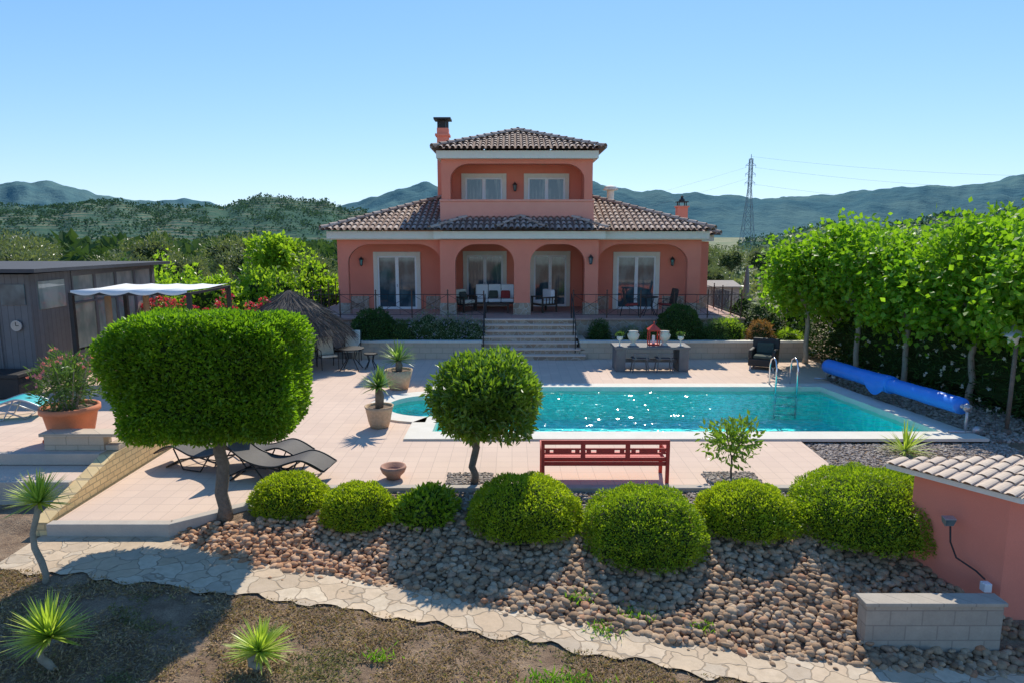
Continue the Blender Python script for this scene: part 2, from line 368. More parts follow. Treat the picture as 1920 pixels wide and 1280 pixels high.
far=mixc(nt,ramp(nt,noisef(nt,co,.05,6,.65),[(.45,0.0),(.65,1.0)]),(.13,.17,.075),(.34,.29,.18))
c=mixc(nt,mr.outputs[0],near,far)
principled(nt,out,c,.95,bump(nt,noisef(nt,co,22,6,.75),1.0,.05)); M['ground']=m
npmesh('ground',V,F,0,['ground'],smooth=True,kind='structure')
mb=MB(); K=170; W=10; X0,X1=-7.1,6.9
for i in range(K+1):
    x=X0+(X1-X0)*i/K
    a,b=yL(x),yU(x)
    if x<-5.3: b=9.78
    wob=.06*math.sin(x*5.1)+.05*math.sin(x*13+1)+.04*noise.noise(Vector((x*7,0,0)))
    for j in range(W+1):
        y=a+wob*(1-j/W)+(b-a)*j/W; mb.v.append((x,y,max(gz(x,y),gz(x-.1,y),gz(x,y+.12) if j<W else -9)+.022))
mb.f=[(i*(W+1)+j,(i+1)*(W+1)+j,(i+1)*(W+1)+j+1,i*(W+1)+j+1) for i in range(K) for j in range(W)]; mb.m=[0]*len(mb.f)
mb.obj('stone_path',['crazy'],kind='structure',smooth=True)
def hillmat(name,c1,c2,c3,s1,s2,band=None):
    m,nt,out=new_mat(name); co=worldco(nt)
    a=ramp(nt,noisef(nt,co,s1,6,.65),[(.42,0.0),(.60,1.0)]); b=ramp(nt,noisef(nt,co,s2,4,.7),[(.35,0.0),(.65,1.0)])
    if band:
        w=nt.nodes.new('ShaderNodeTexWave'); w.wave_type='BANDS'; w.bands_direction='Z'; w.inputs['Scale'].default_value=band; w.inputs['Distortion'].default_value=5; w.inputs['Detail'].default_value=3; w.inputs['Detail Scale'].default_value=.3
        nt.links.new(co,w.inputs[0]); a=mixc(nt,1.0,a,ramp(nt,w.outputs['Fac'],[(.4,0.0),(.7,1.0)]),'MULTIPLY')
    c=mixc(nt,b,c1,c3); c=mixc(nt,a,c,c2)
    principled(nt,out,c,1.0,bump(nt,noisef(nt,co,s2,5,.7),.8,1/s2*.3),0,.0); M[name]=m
hillmat('far_hill',(.085,.175,.20),(.12,.21,.21),(.065,.145,.17),.004,.02)  # bluish base colours: aerial haze painted into the distant hills
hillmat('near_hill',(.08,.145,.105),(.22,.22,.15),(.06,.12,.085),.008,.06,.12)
FAR=[(-1050,58),(-890,64),(-736,68),(-698,73),(-652,68),(-598,51),(-506,45),(-414,39),(-337,36),(-245,39),(-184,51),(-123,63),(-46,59),(31,66),(123,72),(184,59),(253,53),(337,51),(414,56),(491,60),(568,66),(644,70),(736,77),(874,79),(1050,75)]
NL=[(-1050,32),(-890,34),(-736,37),(-667,36),(-583,43),(-506,39),(-430,37),(-391,43),(-353,49),(-307,50),(-268,46),(-238,32),(-199,20),(-153,10),(-84,-2),(0,-8)]
NR=[(330,-12),(400,-4),(460,4),(529,10),(606,19),(683,26),(736,29),(874,34),(1050,34)]
def hz(prof,D,b,q,seed,terr=0):
    cz=4.3+D*float(np.interp(b,[p[0] for p in prof],[p[1] for p in prof]))/1000
    base=-6
    s=math.sin(min(q,1)*math.pi/2)**1.3
    if q>1: s=1-(q-1)*.8
    h=base+(cz-base)*s
    h+=D*.012*s*(1-max(0,min(1,(q-.75)*4))*.8)*(noise.noise(Vector((b*.012,q*2.5,seed)))*1.2+noise.noise(Vector((b*.04,q*6,seed)))*.7)
    return h
def hill(name,prof,D,span,mat,seed):
    b0,b1=prof[0][0],prof[-1][0]; nb=int((b1-b0)/4); nq=36; vs=[]
    for j in range(nq+1):
        q=j/nq*1.3
        for i in range(nb+1):
            b=b0+(b1-b0)*i/nb; d=D*(1-span*(1-q)); vs.append((b/1000*d,d,hz(prof,D,b,q,seed)+D*.0012*noise.noise(Vector((b*.12,q*15,seed)))))
    F=[(j*(nb+1)+i,j*(nb+1)+i+1,(j+1)*(nb+1)+i+1,(j+1)*(nb+1)+i) for j in range(nq) for i in range(nb)]
    return npmesh(name,vs,F,0,[mat],smooth=True,kind='structure')
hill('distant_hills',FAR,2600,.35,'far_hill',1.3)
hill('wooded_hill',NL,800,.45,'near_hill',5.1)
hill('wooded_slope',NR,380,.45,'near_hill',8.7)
def tuftwood(P,h,nleaf,lw=.5):
    n=len(P); idx=np.repeat(np.arange(n),nleaf); h=np.asarray(h)[idx]
    d=unit(RNG.normal(size=(n*nleaf,3))); 
    C=P[idx]+np.stack([d[:,0]*h*.33,d[:,1]*h*.33,h*.55+d[:,2]*h*.42],1)
    return leafgeo(C,d+np.array([0,0,.2]),h*lw,h*lw*.8,.2)
P=[];H=[]
for prof,D,sp,seed,n in ((NL,800,.45,5.1,8000),(NR,380,.45,8.7,2200)):
    for _ in range(n):
        b=rnd.uniform(prof[0][0],prof[-1][0]); q=rnd.random()**.8*1.02
        if noise.noise(Vector((b*.02,q*12,2)))+rnd.uniform(-.15,.15)<-.06: continue
        d=D*(1-sp*(1-q)); P.append((b/1000*d,d,hz(prof,D,b,q,seed)-.8)); H.append(rnd.uniform(2.4,4.6) if D>500 else rnd.uniform(1.8,3.4))
V,F=tuftwood(np.array(P),H,8,.5)
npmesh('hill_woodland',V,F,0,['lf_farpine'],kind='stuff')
P=[];H=[]
for _ in range(3200):
    y=rnd.uniform(70,420); x=rnd.uniform(-.85,.85)*y
    if noise.noise(Vector((x*.02,y*.012,0)))<(-.08 if x<0 else -.02) : continue
    if 60<y<100 and x>-15 and x<24: continue
    if x>0 and y<330 and abs(x/y-.34)<.03: continue
    P.append((x,y,gz(x,y)-.2)); H.append(rnd.uniform(1.8,5.0) if x<0 else rnd.uniform(1.6,3.0))
V,F=tuftwood(np.array(P),H,26,.32)
npmesh('valley_woodland',V,F,0,['lf_pine'],kind='stuff')
# ------------------------------------------------------------------ patio with pool opening
RX=lambda y: 9.4-(y-14.5)*.146
inner=[(-1.75,14.5),(RX(14.5),14.5),(RX(18.95),18.95),(-1.75,18.95),(-1.75,17.95)]
arc=[(-2.0+1.15*math.cos(a),16.85+1.1*math.sin(a)) for a in [math.pi/2+math.pi*i/16 for i in range(17)]]
inner=inner+arc+[(-1.75,15.75)]
outer=[(-2.3,13.95),(10.1,13.95),(9.25,19.4),(-2.25,19.4),(-2.25,18.45)]+[(-2.0+1.65*math.cos(a),16.85+1.6*math.sin(a)) for a in [math.pi/2+math.pi*i/16 for i in range(17)]]+[(-2.3,15.25)]
def polyhole(name,o,i,z,mats,**k):
    bm=bmesh.new(); ed=[]
    for loop in (o,i):
        if not loop: continue
        vs=[bm.verts.new((x,y,z)) for x,y in loop]
        for a in range(len(vs)): ed.append(bm.edges.new((vs[a],vs[(a+1)%len(vs)])))
    bmesh.ops.triangle_fill(bm,use_beauty=True,use_dissolve=False,edges=ed)
    for f in bm.faces:
        if f.normal.z<0: f.normal_flip()
    me=bpy.data.meshes.new(name); bm.to_mesh(me); bm.free(); me.materials.append(M[mats])
    ob=bpy.data.objects.new(name,me); COL.objects.link(ob); return setp(ob,**k)
hole=[(-2.05,14.2),(9.75,14.2),(9.0,19.15),(-2.05,19.15),(-2.05,18.2)]+[(-2.0+1.4*math.cos(a),16.85+1.35*math.sin(a)) for a in [math.pi/2+math.pi*i/16 for i in range(17)]]+[(-2.05,15.5)]
po=[(-6.95,9.85),(-5.15,9.85),(-3.4,11.35),(6.0,11.35),(6.1,13.96),(10.0,13.96),(9.7,16),(9.4,20.2),(10.4,21.5),(10.4,23.6),(-6.95,23.6)]
polyhole('patio',po,hole,0,'paving',kind='structure')
mb=MB()
mb.box(-7.0,-5.15,9.7,9.86,-.24,.012)
mb.hexa([(-5.15,9.7,-.3),(-3.33,11.2,-.3),(-3.42,11.37,-.3),(-5.2,9.86,-.3)],[(-5.15,9.7,.012),(-3.33,11.2,.012),(-3.42,11.37,.012),(-5.2,9.86,.012)])
mb.box(-3.33,6.0,11.2,11.36,-.2,.012)
mb.obj('patio_kerb',['concrete'],kind='structure',bevel=.012)
pool=thing('swimming_pool',(3.5,16.8,0),'turquoise rectangular swimming pool with rounded step end','swimming pool')
mb=MB(); mb.v=[(x,y,.045) for x,y in outer]+[(x,y,.045) for x,y in inner]+[(x,y,-.02) for x,y in outer]+[(x,y,-.17) for x,y in inner]
n=len(outer)
for i in range(n):
    j=(i+1)%n; mb.f+=[(i,j,n+j,n+i),(i,2*n+i,2*n+j,j),(n+i,n+j,3*n+j,3*n+i)]
mb.m=[0]*len(mb.f); mb.obj('coping',['coping'],pool,world=True)
mb=MB()
mb.v=[(x,y,-.165) for x,y in inner]+[(x,y,-.9) for x,y in inner]
for i in range(n):
    j=(i+1)%n; mb.f.append((i,j,n+j,n+i))
mb.f.append(tuple(range(n,2*n))); mb.m=[0]*len(mb.f)
basin=mb.obj('basin',['pooltile'],pool,world=True)
for rr,z0,z1 in ((.98,-.9,-.65),(.72,-.65,-.4)):
    mb=MB(); mb.lathe([(0,z1),(rr,z1),(rr,z0)],(-2.35,16.85,0),28); mb.obj('pool_step',['pooltile'],pool,world=True)
# rippled water surface (real wave geometry)
def inpoly(x,y):
    if -1.78<=x<=RX(y)+.03 and 14.47<=y<=18.98: return True
    return (x+2.0)**2/1.18**2+(y-16.85)**2/1.13**2<=1 or (-2.05<x<-1.7 and 15.75<y<17.95)
st=.028; X=np.arange(-3.25,9.55,st); Y=np.arange(14.42,19.03,st)
def wave(x,y):
    return .016*noise.noise(Vector((x*1.7+.3*y,y*2.6,1)))+.016*noise.noise(Vector((x*4.0,y*6.0+.8*x,4)))+.0125*noise.noise(Vector((x*8-.6*y,y*12,8)))+.0062*noise.noise(Vector((x*15+.9*y,y*22,12)))
V=np.array([(x,y,-.085+wave(x,y)) for y in Y for x in X]); nx=len(X)
F=[(j*nx+i,j*nx+i+1,(j+1)*nx+i+1,(j+1)*nx+i) for j in range(len(Y)-1) for i in range(nx-1) if inpoly(X[i]+st/2,Y[j]+st/2)]
npmesh('water',V-np.array([3.5,16.8,0]),F,0,['water'],pool,smooth=True)
mb=MB()
for x in (7.45,8.05):
    pts=[(x,19.35,.04),(x,19.35,.6),(x,19.28,.78),(x,19.1,.86),(x,18.92,.78),(x,18.86,.6),(x,18.85,-.85)]
    mb.tube(pts,.025,10)
for z in (-.25,-.5,-.75): mb.box(7.45,8.05,18.82,18.88,z-.015,z+.015)
mb.obj('ladder',['chrome'],pool,world=True,smooth=True,label='chrome pool ladder with two curved handrails')
rol=thing('pool_cover_roller',(9.6,17,0.04),'blue rolled-up pool cover on a metal roller','pool cover')
A=Vector((9.38,19.9,.46)); B=Vector((9.86,14.5,.60))
def lerp(t): return A.lerp(B,t)
for t0,t1,nm in ((.0,.55,0),(.51,.99,1)):
    mb=MB(); pts=[];rs=[]
    for i in range(31):
        t=t0+(t1-t0)*i/30; p=lerp(t)
        pts.append(p); rs.append((.205 if nm==0 else .185)+.004*math.sin(t*17)+.003*math.sin(t*41)+(.02*max(0,1-abs(t-.53)*12) if nm==0 else 0))
    mb.tube(pts,rs,24)
    if nm==0:
        b=len(mb.v)
        for i in range(9):
            t=.40+.15*i/8; p=lerp(t); d=.02+.20*math.sin(math.pi*i/8)
            for vv in (p+Vector((-.17,0,.125)),p+Vector((-.225,0,0)),p+Vector((-.24,.0,-.08)),p+Vector((-.215,.0,-.1-d))): mb.v.append(tuple(vv))
        for i in range(8):
            for j in range(3): mb.f.append((b+i*4+j,b+(i+1)*4+j,b+(i+1)*4+j+1,b+i*4+j+1)); mb.m.append(0)
    mb.obj('cover',['blue'],rol,world=True,smooth=True)
mb=MB(); mb.tube([lerp(-.02),lerp(1.03)],.05,12); mb.obj('axle',['alu'],rol,world=True,smooth=True)
for t in (-.01,1.02):
    p=lerp(t); mb=MB(); mb.tube([p,(p.x,p.y,.05)],.03,8); mb.tube([(p.x-.35,p.y,.07),(p.x+.25,p.y,.07)],.03,8)
    mb.tube([(p.x+.25,p.y-.04,.1),(p.x+.25,p.y+.04,.1)],.1,16); mb.tube([p+Vector((0,-.03,0)),p+Vector((0,.03,0))],.09,12)
    mb.obj('stand',['alu'],rol,world=True,smooth=True)
# ------------------------------------------------------------------ raised patio left
mb=MB(); mb.box(-17,-7.24,11.6,19.5,-.2,.5); mb.box(-17,-7.24,10.75,11.6,-.2,.3)
mb.obj('raised_patio',['paving'],kind='structure')
mb=MB(); mb.box(-17,-7.24,11.52,11.64,.31,.515);mb.box(-17,-7.24,10.66,10.76,-.2,.315)
mb.obj('patio_step_edge',['concrete'],kind='structure',bevel=.01)
mb=MB(); mb.hexa([(-7.24,9.75,-.25),(-7.0,9.75,-.25),(-7.0,11.6,-.25),(-7.24,11.6,-.25)],[(-7.24,9.75,.02),(-7.0,9.75,.02),(-7.0,11.6,.5),(-7.24,11.6,.5)])
mb.box(-7.24,-7.0,11.6,19.5,-.25,.5)
mb.obj('retaining_wall',['splitbrick'],label='yellow split-face block retaining wall beside patio',cat='wall',loc=(-7.1,12,0))
mb=MB(); mb.box(-8.35,-7.28,11.75,12.0,.5,.76); mb.box(-8.4,-7.0,11.7,12.05,.76,.82)
mb.box(-7.26,-7.02,11.75,14.2,.502,.6)
mb.obj('low_wall',['blockbeige'],label='low beige block wall at raised patio corner',cat='wall',loc=(-7.7,11.9,0),bevel=.008)
mb=MB(); mb.box(-16,-7.0,19.5,23.6,-.08,.0); mb.obj('side_paving',['paving'],kind='structure')
# ------------------------------------------------------------------ planters and stairs
for x0,x1,lab in ((-5.6,-1.08,'beige block planter wall with lavender'),(2.4,10.3,'long beige block planter wall below terrace')):
    mb=MB(); mb.box(x0,x1,23.6,23.85,0,.56,0); mb.box(x0,x0+.25,23.85,25.4,0,.56,0); mb.box(x1-.25,x1,23.85,25.4,0,.56,0)
    mb.box(x0-.03,x1+.03,23.56,23.89,.56,.62,1); mb.box(x0+.25,x1-.25,23.85,25.4,.0,.52,2)
    mb.obj('planter_wall',['blockbeige','coping','soil'],label=lab,cat='planter',loc=((x0+x1)/2,23.7,0))
st_e=thing('garden_stairs',(.65,24.5,0),'stone-clad garden stairs up to the terrace','stairs')
mb=MB(); mt=MB()
for i in range(7):
    z0=i*.171; y0=23.35+i*.3; e=.22 if i<2 else 0
    mb.box(-1.06,2.3+e,y0,25.6,z0,z0+.125); mt.box(-1.09,2.34+e,y0-.05,y0+.32,z0+.125,z0+.172)
mb.obj('riser',['stone'],st_e,world=True); mt.obj('tread',['tread'],st_e,world=True,bevel=.008)
for x in (-1.0,2.22):
    mb=MB(); mb.tube([(x,25.4,2.1),(x,24.6,1.75),(x,23.6,1.15)],.018,8); 
    for y,zb,zt in ((25.4,1.2,2.1),(24.5,.7,1.7),(23.65,.2,1.16)): mb.tube([(x,y,zb),(x,y,zt)],.018,8)
    mb.obj('handrail',['black'],st_e,world=True,smooth=True)
ter=thing('terrace',(0.3,27,0),'raised stone-clad house terrace with tiled floor','terrace')
mb=MB(); mb.box(-7.9,8.7,25.42,30.5,0,1.12); mb.obj('terrace_wall',['stone'],ter,world=True)
mb=MB(); mb.box(-7.95,8.75,25.37,30.5,1.12,1.2); mb.obj('terrace_floor',['terrtile'],ter,world=True,bevel=.01)
# ------------------------------------------------------------------ house
HO=thing('house',(.3,30,0),'salmon two-storey villa with arched porch and clay tile roofs','house')
def arch_wall(mb,x0,x1,z0,z1,y0,y1,ops,mi=0):
    ops=sorted(ops); edges=[x0]
    for a,b,zt,rx,rz,zb in ops: edges+= [a,b]
    edges.append(x1)
    for i in range(0,len(edges),2): mb.box(edges[i],edges[i+1],y0,y1,z0,z1,mi)
    for a,b,zt,rx,rz,zb in ops:
        xs_=[a+rx*(1-math.cos(k/10*math.pi/2)) for k in range(11)]
        hs=[zt-rz*(1-math.sin(k/10*math.pi/2)) for k in range(11)]
        xs2=xs_+[b-(x-a) for x in xs_[::-1]]; hs2=hs+hs[::-1]
        for k in range(len(xs2)-1):
            p,q=xs2[k],xs2[k+1]; h0,h1=hs2[k],hs2[k+1]
            if q-p<1e-5: continue
            mb.add([(p,y0,h0),(q,y0,h1),(q,y0,z1),(p,y0,z1),(p,y1,h0),(q,y1,h1),(q,y1,z1),(p,y1,z1)],[(0,1,2,3),(5,4,7,6),(1,0,4,5)],mi)
        if zb>z0: mb.box(a,b,y0,y1,z0,zb,mi)
mb=MB(); arch_wall(mb,-6.84,-2.5,1.2,4.1,26.95,27.25,[(-6.44,-2.78,3.93,.95,.75,1.2)]); mb.obj('arcade',['pink'],HO,world=True)
mb=MB(); arch_wall(mb,3.1,7.41,1.2,4.1,26.95,27.25,[(3.36,6.9,3.93,.95,.75,1.2)]); mb.obj('arcade',['pink'],HO,world=True)
mb=MB(); arch_wall(mb,-2.78,3.34,1.2,4.098,26.55,26.93,[(-2.2,.08,3.93,.8,.75,1.2),(.7,2.82,3.93,.8,.75,1.2)])
mb.box(-2.78,-2.5,26.93,30.2,1.2,4.098) ; mb.box(3.06,3.34,26.93,30.2,1.2,4.098)
mb.obj('porch_arcade',['pink'],HO,world=True)
mb=MB(); mb.box(-6.84,-2.79,28.6,37.5,1.2,4.1); mb.box(3.35,7.41,28.6,37.5,1.2,4.1); mb.box(-2.49,3.05,29.7,37.5,1.2,4.1); mb.box(7.41,8.25,28.9,36,1.2,4.0)
mb.obj('wall',['pink'],HO,world=True)
mb=MB(); mb.box(-6.83,7.4,26.96,30.2,4.102,4.16); mb.obj('porch_ceiling',['pinkb'],HO,world=True)
for q in [(a-.03,b+.03,y0-.03,27.28,1.2,1.62) for a,b,y0 in ((-6.84,-6.44,26.95),(6.9,7.41,26.95))]+[(a-.03,b+.03,26.52,26.96,1.2,1.66) for a,b in ((-2.78,-2.2),(.08,.7),(2.82,3.34))]+[(-6.8,-6.0,28.56,28.6,1.2,1.75),(-3.6,-2.83,28.56,28.6,1.2,1.75),(3.4,4.05,28.56,28.6,1.2,1.75),(6.3,7.36,28.56,28.6,1.2,1.75),(7.45,8.27,28.86,28.9,1.2,1.75)]:
    mb=MB(); mb.box(*q); mb.obj('stone_base',['stone'],HO,world=True)
mb=MB(); mb.box(-7.12,7.58,26.5,37.8,4.14,4.42); mb.box(-2.98,3.55,26.22,26.5,4.14,4.424); mb.box(7.58,8.4,28.7,36.3,4.02,4.3)
mb.box(-7.0,7.46,26.65,37.6,4.10,4.14)
mb.obj('cornice',['cream'],HO,world=True)
def tile_plane(mb,O,e,n,L,s,maxd,sp=.225,row=.40,rr=.085,base=1,fl=1.0):
    O=Vector(O);e=Vector(e);n=Vector(n);K=int(L/sp)
    for i in range(K):
        x=(i+.5)*L/K; dm=maxd(x)
        if dm<=.05: continue
        off=rnd.uniform(-.01,.01)
        nr=math.ceil(dm/row)
        for j in range(nr):
            d0=j*row-(.06 if j==0 else 0); d1=min((j+1)*row+.05,dm)
            if d1<=d0: continue
            jx=rnd.uniform(-.008,.008); vs=[]
            for d,r,l in ((d0,rr,.035),(d1,rr*.82,.0)):
                for k in range(7):
                    a=math.pi*k/6; p=O+e*(x+off+jx+math.cos(a)*r)+n*d; vs.append((p.x,p.y,O.z+s*d+l*fl+math.sin(a)*r*fl))
            mb.add(vs,[(k,k+7,k+8,k+1) for k in range(6)],0)
        h=L/K/2; a=O+e*(x-h);b=O+e*(x+h)
        ds=max(dm,.05)
        q=[a,b,b+n*ds,a+n*ds]
        mb.add([(v.x,v.y,O.z+(s*ds if k>1 else 0)) for k,v in enumerate(q)],[(0,1,2,3)],base)
def ridge(mb,p,q,r=.11):
    p=Vector(p);q=Vector(q);d=q-p;n=max(1,int(d.length/.4)); side=d.cross(Vector((0,0,1))).normalized()
    for i in range(n):
        a=p+d*(i/n);b=p+d*(min((i+1.12)/n,1)); vs=[]
        for c,rr,l in ((a,r,.03),(b,r*.85,0)):
            for k in range(7):
                an=math.pi*k/6; v=c+side*math.cos(an)*rr; vs.append((v.x,v.y,v.z+math.sin(an)*rr*1.0+l))
        mb.add(vs,[(k,k+7,k+8,k+1) for k in range(6)],0)
def hiproof(mb,x0,x1,y0,y1,z,s):
    W=x1-x0;D=y1-y0;h=min(W,D)/2
    tile_plane(mb,(x0,y0,z),(1,0,0),(0,1,0),W,s,lambda x:min(x,W-x,h))
    tile_plane(mb,(x0,y1,z),(0,-1,0),(1,0,0),D,s,lambda x:min(x,D-x,h))
    tile_plane(mb,(x1,y0,z),(0,1,0),(-1,0,0),D,s,lambda x:min(x,D-x,h))
    tile_plane(mb,(x1,y1,z),(-1,0,0),(0,-1,0),W,s,lambda x:min(x,W-x,h))
    zt=z+s*h+.05
    if W>=D: a,b=(x0+h,y0+h,zt),(x1-h,y0+h,zt); ends=[((x0,y0),a),((x0,y1),a),((x1,y0),b),((x1,y1),b)]
    else: a,b=(x0+h,y0+h,zt),(x0+h,y1-h,zt); ends=[((x0,y0),a),((x1,y0),a),((x0,y1),b),((x1,y1),b)]
    for (cx,cy),t in ends: ridge(mb,(cx,cy,z+.05),t)
    if (Vector(a)-Vector(b)).length>.1: ridge(mb,a,b)
mb=MB()
inT=lambda X: 1.15 if -2.8<X<3.2 else 99
x0,x1,y0,y1,z,s=-7.3,7.75,26.3,38.0,4.46,.33; W=x1-x0;D=y1-y0;h=D/2
tile_plane(mb,(x0,y0,z),(1,0,0),(0,1,0),W,s,lambda x:min(x,W-x,h,inT(x0+x)))
tile_plane(mb,(x0,y1,z),(0,-1,0),(1,0,0),D,s,lambda x:min(x,D-x,h))
tile_plane(mb,(x1,y0,z),(0,1,0),(-1,0,0),D,s,lambda x:min(x,D-x,h))
tile_plane(mb,(x1,y1,z),(-1,0,0),(0,-1,0),W,s,lambda x:min(x,W-x,h if not(-3.3<x1-x<2.9) else 3.8))
def zz(d): return z+s*d+.05
ridge(mb,(x0,y0,zz(0)),(x0+4.5,y0+4.5,zz(4.5)));ridge(mb,(x1,y0,zz(0)),(x1-4.5,y0+4.5,zz(4.5)))
ridge(mb,(x0,y1,zz(0)),(x0+h,y1-h,zz(h)));ridge(mb,(x1,y1,zz(0)),(x1-h,y1-h,zz(h)))
roof=mb.obj('roof',['tile','tilebase'],HO,world=True)
mb=MB(); x0,x1=-3.1,3.68;W=x1-x0
tile_plane(mb,(x0,26.0,4.46),(1,0,0),(0,1,0),W,.36,lambda x:min(x*1.0+.1,W-x+.1,1.42))
tile_plane(mb,(.33-.95,25.98,4.50),(1,0,0),(0,1,0),1.9,.36,lambda x:min(x*1.4+.05,(1.9-x)*1.4+.05))
ridge(mb,(x0,26.0,4.52),(x0+1.3,27.3,4.98),.09); ridge(mb,(x1,26.0,4.52),(x1-1.3,27.3,4.98),.09)
ridge(mb,(-.62,26.0,4.56),(.33,27.3,5.02),.08); ridge(mb,(1.28,26.0,4.56),(.33,27.3,5.02),.08)
mb.obj('porch_roof',['tile','tilebase'],HO,world=True)
mb=MB(); hiproof(mb,6.6,8.62,28.5,36.5,4.28,.33); mb.obj('side_roof',['tile','tilebase'],HO,world=True)
mb=MB(); arch_wall(mb,-2.77,3.16,4.6,7.2,27.4,27.75,[(-2.42,2.84,7.03,.75,.62,5.62)])
mb.box(-2.77,-2.47,27.75,33.6,4.3,7.2);mb.box(2.86,3.16,27.75,33.6,4.3,7.2);mb.box(-2.47,2.86,29.0,33.6,4.3,7.2)
mb.obj('tower_wall',['pink'],HO,world=True)
mb=MB(); mb.box(-2.83,3.22,27.34,27.402,4.8,5.58); mb.box(-2.85,3.24,27.3,27.8,5.58,5.66)
mb.obj('balcony_parapet',['pinkb'],HO,world=True,bevel=.015)
mb=MB(); mb.box(-2.46,2.85,27.76,29.0,4.55,4.7); mb.obj('balcony_floor',['pinkb'],HO,world=True)
mb=MB(); mb.box(-2.46,2.85,27.76,29.0,7.14,7.2); mb.obj('balcony_ceiling',['pinkb'],HO,world=True)
mb=MB(); mb.box(-2.93,3.35,27.1,33.85,7.2,7.5); mb.obj('tower_cornice',['cream'],HO,world=True,bevel=.02)
mb=MB(); hiproof(mb,-3.08,3.58,26.9,34.0,7.55,.33); mb.obj('tower_roof',['tile','tilebase'],HO,world=True)
def onroof(mb,name,mats,**k):
    o=mb.obj(name,mats,roof,**k); o.location=(-HO.location.x,-HO.location.y,0); return o
ch=MB(); ch.box(-3.32,-2.82,31.2,31.75,5.2,8.95,0); ch.box(-3.4,-2.76,31.13,31.82,8.6,8.7,0); onroof(ch,'chimney',['pink'],bevel=.01)
cc=MB(); 
for x in (-3.3,-2.9): 
    for y in (31.22,31.66): cc.box(x,x+.06,y,y+.06,8.95,9.3)
cc.box(-3.2,-2.94,31.3,31.65,8.95,9.28); cc.box(-3.45,-2.7,31.08,31.87,9.3,9.38)
onroof(cc,'chimney_cap',['black'])
mb=MB(); mb.lathe([(.16,5.6),(.16,6.25),(.2,6.25)],(4.45,31.5,0),14); mb.lathe([(.3,6.32),(.26,6.42),(.0,6.5)],(4.45,31.5,0),14); mb.box(4.15,4.75,31.2,31.8,6.28,6.33)
onroof(mb,'roof_vent',['cream'])
mb=MB(); mb.box(7.4,7.85,31.0,31.45,4.5,5.5,0); mb.box(7.35,7.9,30.95,31.5,5.5,5.56,0)
for x in (7.44,7.76):
    for y in (31.04,31.36): mb.box(x,x+.04,y,y+.04,5.56,5.72,1)
mb.box(7.38,7.87,30.98,31.47,5.72,5.76,1); mb.lathe([(.13,5.76),(.13,5.84),(.05,5.92),(.07,5.98),(.0,6.04)],(7.62,31.22,0),14,1)
onroof(mb,'chimney',['pink','black'])
def opening(kind,x0,x1,z0,z1,y,glass='glass',sur=.17,leafs=2):
    e=bpy.data.objects.new(kind,None); COL.objects.link(e); e.parent=HO; e.location=((x0+x1)/2-HO.location.x,y-HO.location.y,z0-HO.location.z)
    w=(x1-x0)/2;h=z1-z0
    mb=MB(); mb.box(-w-sur,-w,-.07,.0,0,h+sur); mb.box(w,w+sur,-.07,.0,0,h+sur); mb.box(-w,w,-.07,.0,h,h+sur)
    mb.obj('surround',['cream'],e,bevel=.01)
    mb=MB(); t=.07
    mb.box(-w,-w+t,-.05,-.002,0,h); mb.box(w-t,w,-.05,-.002,0,h); mb.box(-w+t,w-t,-.05,-.002,h-t,h); mb.box(-w+t,w-t,-.05,-.002,0,t+.03)
    lw=(2*w)/leafs
    for i in range(1,leafs): x=-w+i*lw; mb.box(x-.07,x+.07,-.06,-.002,t+.03,h-t)
    mb.obj('frame',['white'],e,bevel=.006)
    mb=MB(); mb.box(-w+t,w-t,-.02,-.004,t+.03,h-t); mb.obj('glass_pane',[glass],e)
    mb=MB(); mb.box(-.02,.02,-.09,-.06,h*.42,h*.42+.12); mb.obj('handle',['alu'],e)
opening('door',-5.6,-3.98,1.2,3.42,28.6)
opening('door',4.38,5.98,1.2,3.42,28.6)
opening('door',-1.95,-.4,1.2,3.42,29.7,'glassc')
opening('door',.95,2.35,1.2,3.42,29.7)
opening('window',-1.93,-.4,4.7,6.62,29.0,'glassc')
opening('window',.66,2.2,4.7,6.62,29.0,'glassc')
def lantern(x,y,z):
    e=thing('wall_lantern',(x,y,z),'black iron wall lantern on salmon wall','lamp','wall lanterns on the house')
    mb=MB(); mb.box(-.03,.03,-.02,0,-.1,.1); mb.tube([(0,-.02,.08),(0,-.1,.14),(0,-.14,.1)],.012,6); mb.lathe([(.02,.12),(.1,.03),(.1,.01)],(0,-.14,0),8); 
    for a in range(4): mb.tube([(.08*math.cos(a*1.57),-.14+.08*math.sin(a*1.57),.02),(.05*math.cos(a*1.57),-.14+.05*math.sin(a*1.57),-.2)],.008,5)
    mb.lathe([(.055,-.2),(.06,-.22),(.0,-.25)],(0,-.14,0),8); mb.obj('lamp_body',['black'],e)
    mb=MB(); mb.lathe([(.07,.01),(.045,-.2)],(0,-.14,0),8); mb.obj('lamp_glass',['glass'],e)
for p in ((-6.25,28.58,3.25),(6.65,28.58,3.25),(.12,28.98,6.3),(3.03,26.54,3.4)): lantern(*p)
